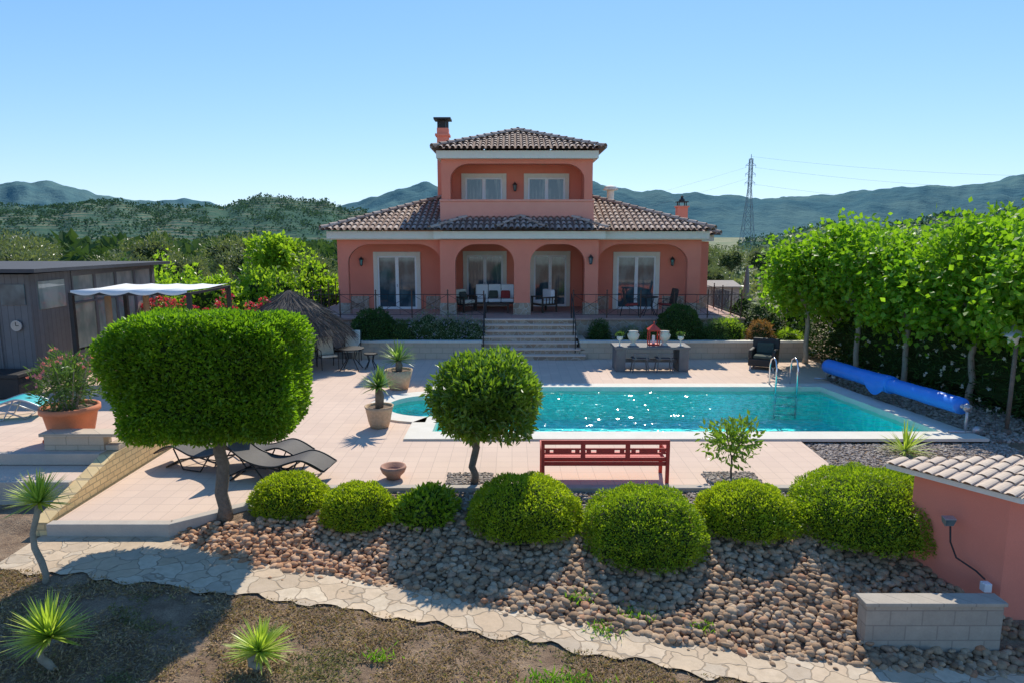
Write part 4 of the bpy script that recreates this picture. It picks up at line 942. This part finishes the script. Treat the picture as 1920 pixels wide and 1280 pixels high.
def planetree(seed):
    rnd.seed(seed)
    e=thing('plane_tree',(0,0,0),'leafy green plane tree with slender trunk in row','tree','plane trees in a row beside the pool')
    ends=[(1.1*math.cos(a),1.1*math.sin(a),rnd.uniform(2.7,3.7)) for a in [i*math.pi/4.5+rnd.random()*.5 for i in range(9)]]+[(0,0,4.1)]
    mb=MB(); branchy(mb,(0,0,0),(0,0,1.95),.085,.07,0,ends,.04); mb.obj('trunk',['barkpale'],e,smooth=True)
    cs=[]
    while len(cs)<66:
        v=Vector((rnd.uniform(-1,1),rnd.uniform(-1,1),rnd.uniform(-1,1)))
        if v.length<1 and v.length>.3: cs.append((v.x*1.55,v.y*1.55,3.05+v.z*1.35+rnd.uniform(-.1,.25)))
    cs=np.array(cs); idx=RNG.integers(0,len(cs),6600); rad=.24+.2*RNG.random(len(cs))
    P=cs[idx]+RNG.normal(size=(len(idx),3))*rad[idx][:,None]*.8
    D=RNG.normal(size=P.shape)+np.array([0,0,-.1])+ (P-np.array([0,0,3]))*.4
    Nn=RNG.normal(size=P.shape)*.8+np.array([0,0,.8])
    V,F=leafgeo(P,D,.12+.10*RNG.random(len(P)),.15,.12,Nn); npmesh('crown',V,F,0,['lf_plane'],e); return e
t1=planetree(3);t2=planetree(11)
t1.location=(9.95,22.8,-.05); t2.location=(10.85,21.2,-.05); t1.scale=(1,1,.97); t2.scale=(1.0,1.0,1.0)
for i,(x,y,s_) in enumerate(((11.3,19.3,.98),(11.8,17.2,1.0),(12.1,15.0,.98),(12.2,24.6,1.0),(13.4,22.0,1.03),(14.2,18.5,1.06))): dup((t1,t2)[i%2],(x,y,-.05),i*1.3+.4,s_)
rnd.seed(5)
e=thing('oleander_hedge',(12.3,19.5,-.05),'tall dark oleander hedge with white flowers','hedge')
mb=MB()
for i in range(14): y=-5.4+i*.83; mb.tube([(-y*.12,y,0),(-y*.12+.1,y,.9)],[.03,.02],6)
mb.obj('stem',['bark'],e)
o=crown('foliage',26000,(.95,6.0,1.2),.17,.22,['lf_dark','core','fl_white'],e,c=(0,0,1.0),pw=4.5,amp=.22,nf=1.6,depth=.4,flowers=900,flsize=.085,corescale=.74); o.rotation_euler=(0,0,.13)
for i,(x,y,r,h,mt) in enumerate(((-15.2,31,1.7,2.5,'lf_vine'),(-13.2,30,1.6,2.4,'lf_vine'),(-11.6,31.5,1.7,2.6,'lf_vine'),(-10.2,30.4,1.4,2.3,'lf_vine'),(-9.3,32.5,1.3,2.7,'lf_vine'),(-17.5,33,1.9,2.6,'lf_vine'),(-12.5,34.5,1.8,2.7,'lf_ole'),(-20,35,2,2.6,'lf_ole'))):
    bush((x,y,-.1),r,h,3800,.2,mt,'bright green leafy shrub behind the patio' if mt=='lf_vine' else 'dull green leafy shrub behind the patio',40+i,w=.7,amp=.3,name='leafy_shrub',depth=.45,nf=1.3)
e=thing('fig_tree',(-11.4,33.4,-.1),'bright green fig tree rising above the shrubs','tree')
mb=MB(); branchy(mb,(0,0,0),(0,0,2),.12,.09,0,[(-.8,0,3.4),(.8,0,3.5),(0,.5,4.1)]); mb.obj('trunk',['barkpale'],e,smooth=True)
crown('crown',2200,(1.1,1.1,.75),.24,.7,['lf_vine','core'],e,c=(0,0,3.5),amp=.45,nf=1.6,depth=.7,corescale=.3)
for i,(x,y) in enumerate(((-11.3,21.6),(-10.3,21.2),(-9.2,21.5),(-8.2,22.0))):
    bush((x,y,0),.8,2.15,2600,.13,'lf_ole','flowering shrub covered in crimson blossom',60+i,w=.3,amp=.2,name='flowering_shrub',fl=380,flm='fl_red',depth=.35,nf=2,fls=.085)
def olive(seed):
    rnd.seed(seed); e=thing('olive_tree',(0,0,0),'grey-green olive tree in the field','tree','olive trees in the field')
    mb=MB(); branchy(mb,(0,0,0),(0,0,1.3),.22,.16,0,[(-.9,0,2.5),(.9,.2,2.4),(.1,-.8,2.7),(0,.8,2.8)],.1); mb.obj('trunk',['bark'],e,smooth=True)
    crown('crown',2600,(1.9,1.9,1.3),.24,.35,['lf_olive','core'],e,c=(0,0,2.6),amp=.4,nf=.9,depth=.55,corescale=.6,seed=seed); return e
o1=olive(1);o2=olive(2); o1.location=(-30,42,-.1); o2.location=(-25,44,-.1); o1.scale=(1,1,.9); o2.scale=(.85,.85,.8)
rnd.seed(9)
for i,(x,y,s_) in enumerate(((-33.5,46,1.05),(-21.5,45,.8),(-37,52,1.1),(-18.5,48,.9),(-29,55,1.1),(-23,57,1.15),(-15,52,.75),(-41,58,1.1),(13.8,55,.6),(17.0,62,.75),(21,66,.85),(24,56,.8),(28,60,.8),(33,57,1.0),(13.3,46,.6),(26,72,.9),(30,75,1),(38,68,1),(20,80,.9),(25,88,1))): dup((o1,o2)[i%2],(x,y,gz(x,y)-.1),i*.9,s_)
# ------------------------------------------------------------------ rocks
def rocks(name,pts,rad,mat,lift=.35,kind='stuff'):
    protos=[]
    for s in range(7):
        V,F=ICO1; P=V*(1+.22*nz(V,1.1,s*5.)[:,None]+.07*nz(V,3,s*3.)[:,None]); protos.append(P)
    n=len(pts); pts=np.array(pts); rad=np.array(rad); nv=len(ICO1[0]); out_=np.zeros((n,nv,3))
    for i in range(n):
        q=Vector(RNG.normal(size=3)).normalized(); R=np.array(Matrix.Rotation(RNG.random()*6.28,3,q))
        sc=np.array([1.25,1.0,.72])*(.85+.3*RNG.random(3)); tl=np.array(Matrix.Rotation(RNG.random()*6.28,3,'Z'))@np.array(Matrix.Rotation(RNG.normal()*.4,3,'X'))
        out_[i]=((protos[i%7]@R.T)*sc*rad[i])@tl.T+pts[i]+np.array([0,0,rad[i]*lift])
    F=(ICO1[1][None]+(np.arange(n)*nv)[:,None,None]).reshape(-1,3)
    return npmesh(name,out_.reshape(-1,3),F,0,[mat],smooth=True,kind=kind)
m,nt,out=new_mat('bank_rock'); g=nt.nodes.new('ShaderNodeNewGeometry')
c=ramp(nt,g.outputs['Random Per Island'],[(0,(.22,.14,.085)),(.3,(.40,.26,.155)),(.6,(.50,.33,.195)),(.85,(.58,.43,.285)),(1,(.50,.23,.12))])
cr=ramp(nt,g.outputs['Random Per Island'],[(0,(.42,.20,.10)),(.5,(.66,.37,.20)),(1,(.72,.47,.30))])
s=nt.nodes.new('ShaderNodeSeparateXYZ'); nt.links.new(g.outputs['Position'],s.inputs[0])
mr=nt.nodes.new('ShaderNodeMapRange'); mr.inputs[1].default_value=-1.2; mr.inputs[2].default_value=-2.4; nt.links.new(s.outputs[0],mr.inputs[0])
c=mixc(nt,mr.outputs[0],c,cr); nf_=noisef(nt,g.outputs['Position'],30,4)
c=mixc(nt,ramp(nt,nf_,[(.35,.4),(.65,0.0)]),c,(.15,.092,.055)); principled(nt,out,c,.9,bump(nt,nf_,.5,.01)); M['rock']=m
P=[];R=[]
x=-5.35
st_=.080
while x<6.6:
    u=yU(x); y=u-.06+.09*noise.noise(Vector((x*2.2,0,0)))
    topy=10.35 if x>-3.3 else float(np.interp(x,[-5.4,-3.3],[9.75,10.3]))
    while y<topy:
        px=x+rnd.uniform(-.035,.035);py=y+rnd.uniform(-.035,.035)
        if not(x>4.35 and 7.84<py<8.06) : 
            r=rnd.choice((.026,.034,.04,.045,.052,.06))*(1.08 if x>-1.5 else .95)*rnd.uniform(.9,1.1); P.append((px,py,gz(px,py))); R.append(r)
            if rnd.random()<.3: P.append((px+.04,py+.03,gz(px,py)+.045)); R.append(r*.9)
        y+=st_
    x+=st_
for _ in range(60):
    x=rnd.uniform(-5,5); y=yU(x)-abs(rnd.gauss(0,.12)); P.append((x,y,gz(x,y)+.02)); R.append(rnd.uniform(.015,.035))
rocks('rock_bank',P,R,'rock')
P=[];R=[]
def gravel(x0,x1,y0,y1,n,test=None,z=None,rr=(.018,.034)):
    for _ in range(n):
        x=rnd.uniform(x0,x1);y=rnd.uniform(y0,y1)
        if test and not test(x,y): continue
        P.append((x,y,gz(x,y) if z is None else z)); R.append(rnd.uniform(*rr))
gravel(6.05,10.4,11.4,13.93,6500); gravel(9.2,12.2,14,23,5500,lambda x,y:x>10.05-(y-14)*.155+.02,None,(.03,.055))
gravel(-1.15,-.35,11.38,11.95,500,None,.0); gravel(3.45,4.4,11.4,12.0,500,None,.0)
gravel(-5,6,10.4,11.2,2500,None,None)
M['gravelm']=islandmat('grey_brown_gravel',[(0,(.24,.19,.15)),(.5,(.42,.34,.28)),(1,(.60,.52,.44))],.9,30)
ICO1=ico(1); rocks('gravel',P,R,'gravelm')
# ground cover
n=150000; x=RNG.uniform(-7.5,4.5,n); y=RNG.uniform(4.8,8.9,n)
keep=[]
for i in range(n):
    if y[i]<yL(x[i])+.06*noise.noise(Vector((x[i]*5,2,0)))+.02 and noise.noise(Vector((x[i]*1.6,y[i]*1.6,1)))+.6*noise.noise(Vector((x[i]*6,y[i]*6,4)))+rnd.uniform(-.3,.3)>-.2: keep.append(i)
x=x[keep];y=y[keep]; z=np.array([gz(a,b) for a,b in zip(x,y)]); n=len(x)
P=np.stack([x,y,z+RNG.random(n)*.03-.008],1); D=RNG.normal(size=(n,3)); D[:,2]=np.abs(D[:,2])*.45+.05
V,F=leafgeo(P,D,.025+.045*RNG.random(n),.010+.012*RNG.random(n),.2)
gm=np.array([1 if noise.noise(Vector((a*1.1,b*1.1,7)))>.28 else 0 for a,b in zip(x,y)]); gm=np.where(RNG.random(n)<.08,1-gm,gm)
npmesh('ground_cover',V,F,np.repeat(gm,2),['dry','drygreen'],kind='stuff')
P=[]
for cx,cy,s_,k in ((.5,6.75,.22,260),(1.0,6.6,.15,150),(1.9,6.55,.3,260),(-1.5,7.1,.1,60),(1.15,7.9,.12,70),(1.6,8.2,.15,70),(.9,8.5,.1,60),(2.4,8.0,.1,50),(-.1,6.3,.3,160)):
    for _ in range(k): a=rnd.gauss(cx,s_);b=rnd.gauss(cy,s_*.6); P.append((a,b,gz(a,b)+.02))
P=np.array(P); D=RNG.normal(size=P.shape); D[:,2]=np.abs(D[:,2])+.6
V,F=leafgeo(P,D,.06+.07*RNG.random(len(P)),.022); npmesh('weeds',V,F,0,['weed'],kind='stuff')
P=[];H=[]
for _ in range(1100):
    y=rnd.uniform(36,75); x=rnd.uniform(-.85,.85)*y
    P.append((x,y,gz(x,y)-.1)); H.append(rnd.uniform(.4,1.4))
V,F=tuftwood(np.array(P),H,22,.35); npmesh('field_scrub',V,F,0,['lf_olive'],kind='stuff')
# ------------------------------------------------------------------ outbuilding
e=thing('outbuilding',(7.2,8.9,-1.0),'low salmon outbuilding with pale clay tile roof','outbuilding')
mb=MB(); mb.hexa([(6.42,8.36,-1.3),(10,8.36,-1.3),(10,9.7,-1.3),(5.80,9.42,-1.3)],[(6.42,8.36,.93),(10,8.36,.93),(10,9.7,.93),(5.80,9.42,.93)]); mb.obj('wall',['pink'],e,world=True)
A2=Vector((5.46,9.58));B2=Vector((6.42,8.24)); L2=(B2-A2).length; e2=(B2-A2)/L2; n2=Vector((-e2.y,e2.x))
mb=MB(); mb.hexa([(6.46,8.24,.93),(10.2,8.24,.99),(10.2,9.85,.99),(5.48,9.6,.93)],[(6.46,8.24,1.0),(10.2,8.24,1.06),(10.2,9.85,1.06),(5.48,9.6,1.0)]); mb.obj('eave_board',['cream'],e,world=True)
mb=MB(); tile_plane(mb,(A2.x,A2.y,1.02),(e2.x,e2.y,0),(n2.x,n2.y,0),L2,.02,lambda q:min(3.5,(9.75-(A2.y+e2.y*q))/n2.y),sp=.15,row=.42,rr=.070,fl=.42)
tile_plane(mb,(B2.x+.02,B2.y,1.015),(1,0,0),(n2.x,n2.y,0),3.5,.02,lambda q:min(2.4,(9.75-B2.y)/n2.y),sp=.19,row=.42,rr=.070,fl=.42)
mb.obj('roof',['tilepale','palebase'],e,world=True)
e=thing('block_wall',(5.2,7.95,-.9),'low tan-grey concrete block wall at foot of rocks','wall')
mb=MB(); mb.box(4.40,6.10,7.85,8.05,-1.4,-.24); mb.obj('block_course',['blockgrey'],e,world=True)
mb=MB(); mb.box(4.37,6.13,7.82,8.08,-.24,-.19); mb.obj('wall_cap',['blockgrey'],e,world=True,bevel=.008)
e=thing('spotlight',(6.04,8.88,.42),'small outdoor spotlight with black cable on salmon wall','spotlight')
mb=MB(); mb.hexa([(-.17,-.12,-.02),(-.05,-.12,-.02),(-.05,-.04,.02),(-.17,-.04,.02)],[(-.19,-.15,.09),(-.03,-.15,.09),(-.03,-.05,.11),(-.19,-.05,.11)]); mb.tube([(-.08,-.06,.03),(.04,.04,.0)],.012,6); mb.obj('lamp_head',['alu'],e,bevel=.006)
mb=MB(); mb.hexa([(-.165,-.127,-.01),(-.055,-.127,-.01),(-.055,-.124,-.01),(-.165,-.124,-.01)],[(-.18,-.154,.08),(-.04,-.154,.08),(-.04,-.151,.08),(-.18,-.151,.08)]); mb.obj('lamp_glass',['glass'],e)
mb=MB(); mb.tube([(-.06,-.06,0),(-.06,-.10,-.25),(.0,-.16,-.45),(.16,-.34,-.55),(.22,-.44,-.62)],.012,6); mb.obj('cable',['black'],e,smooth=True)
mb=MB(); mb.box(.16,.26,-.53,-.43,-.76,-.64); mb.obj('junction_box',['white'],e,bevel=.008)
e=thing('garden_lamp',(11.0,14.7,-.05),'garden lamp post with conical metal shade','street lamp')
mb=MB(); mb.tube([(0,0,0),(0,0,2.0)],.045,10); mb.lathe([(.1,0),(.1,.06),(.05,.1)],(0,0,0),12); mb.obj('post',['bark'],e,smooth=True)
mb=MB(); mb.lathe([(.03,2.42),(.08,2.36),(.24,2.2),(.24,2.17)],(-.08,0,0),16); mb.obj('lamp_shade',['alu'],e,smooth=True)
mb=MB(); mb.lathe([(.12,2.2),(.09,1.98),(.0,1.97)],(-.08,0,0),14); mb.obj('lamp_glass',['cream'],e,smooth=True)
e=thing('closed_parasol',(10.3,30,-.05),'closed grey-brown garden parasol on a pole','parasol')
mb=MB(); mb.tube([(0,0,0),(0,0,3.0)],.03,8); mb.obj('pole',['postwood'],e); mb=MB(); mb.lathe([(.13,1.2),(.15,1.6),(.12,2.2),(.08,2.7),(.02,3.0)],(0,0,0),12); mb.obj('canopy',['greycloth'],e,smooth=True)
e=thing('tool_shed',(10.2,34,-.05),'small beige tool shed with shallow roof','shed')
mb=MB(); mb.box(-.9,.9,-.7,.7,0,1.8); mb.obj('wall',['concrete'],e); mb=MB(); mb.hexa([(-1,-.8,1.8),(1,-.8,1.8),(1,.8,1.8),(-1,.8,1.8)],[(-1,-.8,1.85),(1,-.8,1.85),(.8,0,2.1),(-.8,0,2.1)]); mb.obj('roof',['concrete'],e)
mb=MB(); mb.box(-.4,.4,-.73,-.7,.05,1.65); mb.obj('door',['greytable'],e)
# pylon
e=thing('electricity_pylon',(111,326,-6),'tall steel lattice electricity pylon in the valley','pylon')
mb=MB(); Ht=47
def pw(z): return 2.6*(1-z/31)+.7 if z<31 else .7
lv=[0,7,13,18.5,23,27.5,31.5,35,38.5,42,45]
for i in range(len(lv)-1):
    z0,z1=lv[i],lv[i+1];a,b=pw(z0),pw(z1); c0=[(-a,-a,z0),(a,-a,z0),(a,a,z0),(-a,a,z0)];c1=[(-b,-b,z1),(b,-b,z1),(b,b,z1),(-b,b,z1)]
    for k in range(4):
        k2=(k+1)%4; mb.tube([c0[k],c1[k]],.13,4);mb.tube([c0[k],c1[k2]],.07,4);mb.tube([c0[k2],c1[k]],.07,4);mb.tube([c1[k],c1[k2]],.07,4)
mb.tube([(0,0,44.5),(0,0,Ht)],.15,4); mb.obj('lattice_tower',['pylonsteel'],e)
for z in (34,38,42):
    mb=MB()
    for sx in (-1,1):
        mb.tube([(sx*.7,-.6,z),(sx*2.4,0,z)],.08,4);mb.tube([(sx*.7,.6,z),(sx*2.4,0,z)],.08,4);mb.tube([(sx*.7,0,z+1.3),(sx*2.4,0,z)],.08,4); mb.tube([(sx*2.3,0,z),(sx*2.3,0,z-1.2)],.07,4)
    mb.obj('crossarm',['pylonsteel'],e)
for i,(sx,z,q) in enumerate(((-2.3,37,(-90,900,20)),(2.3,33,(-60,900,14)),(0,42,(420,250,40)),(2.3,37,(420,255,33)),(-2.3,30,(420,245,22)))):
    a=Vector((111+sx,326,z-2)); q=Vector(q); pts=[a.lerp(q,t/20)-Vector((0,0,12*4*(t/20)*(1-t/20))) for t in range(21)]
    mb=MB(); mb.tube(pts,.03,4); mb.obj('power_line',['alu'],label='thin power cable strung from the pylon',cat='cable',group='power cables from the pylon',loc=tuple(a))
# ------------------------------------------------------------------ light, camera
EL=math.radians(44);AZ=math.radians(10)
w=bpy.data.worlds.new('World'); scene.world=w; w.use_nodes=True; nt=w.node_tree; nt.nodes.clear()
sky=nt.nodes.new('ShaderNodeTexSky'); sky.sky_type='NISHITA'; sky.sun_disc=False; sky.sun_elevation=EL; sky.sun_rotation=AZ
sky.air_density=1.0; sky.dust_density=0.1; sky.ozone_density=2.5; sky.altitude=900
def vm(op,a,b):
    n=nt.nodes.new('ShaderNodeVectorMath'); n.operation=op
    for s_,v in ((n.inputs[0],a),(n.inputs[1],b)):
        if hasattr(v,'links'): nt.links.new(v,s_)
        else: s_.default_value=v
    return n.outputs[0]
den=vm('ADD',vm('MULTIPLY',sky.outputs[0],(.13,.13,.15)),(1,1,1))
cc_=vm('MULTIPLY',vm('DIVIDE',sky.outputs[0],den),(1.38,1.62,2.08))
hs=nt.nodes.new('ShaderNodeHueSaturation'); hs.inputs['Saturation'].default_value=1.14; nt.links.new(cc_,hs.inputs['Color'])
bg=nt.nodes.new('ShaderNodeBackground'); bg.inputs[1].default_value=.15; o=nt.nodes.new('ShaderNodeOutputWorld')
nt.links.new(hs.outputs[0],bg.inputs[0]); nt.links.new(bg.outputs[0],o.inputs[0])
L=bpy.data.lights.new('sun','SUN'); L.energy=5.0; L.angle=math.radians(.5); L.color=(1,.935,.81)
so=bpy.data.objects.new('sun',L); COL.objects.link(so); so.rotation_euler=Vector((math.sin(AZ)*math.cos(EL),math.cos(AZ)*math.cos(EL),math.sin(EL))).to_track_quat('Z','Y').to_euler()
cam=bpy.data.cameras.new('camera'); cam.lens=24; cam.sensor_width=36; cam.clip_end=12000
co_=bpy.data.objects.new('camera',cam); COL.objects.link(co_); co_.location=(0,0,4.3); co_.rotation_euler=(math.radians(90-8.88),0,0); scene.camera=co_
scene.view_settings.view_transform='Standard'; scene.view_settings.look='None'; scene.view_settings.exposure=0
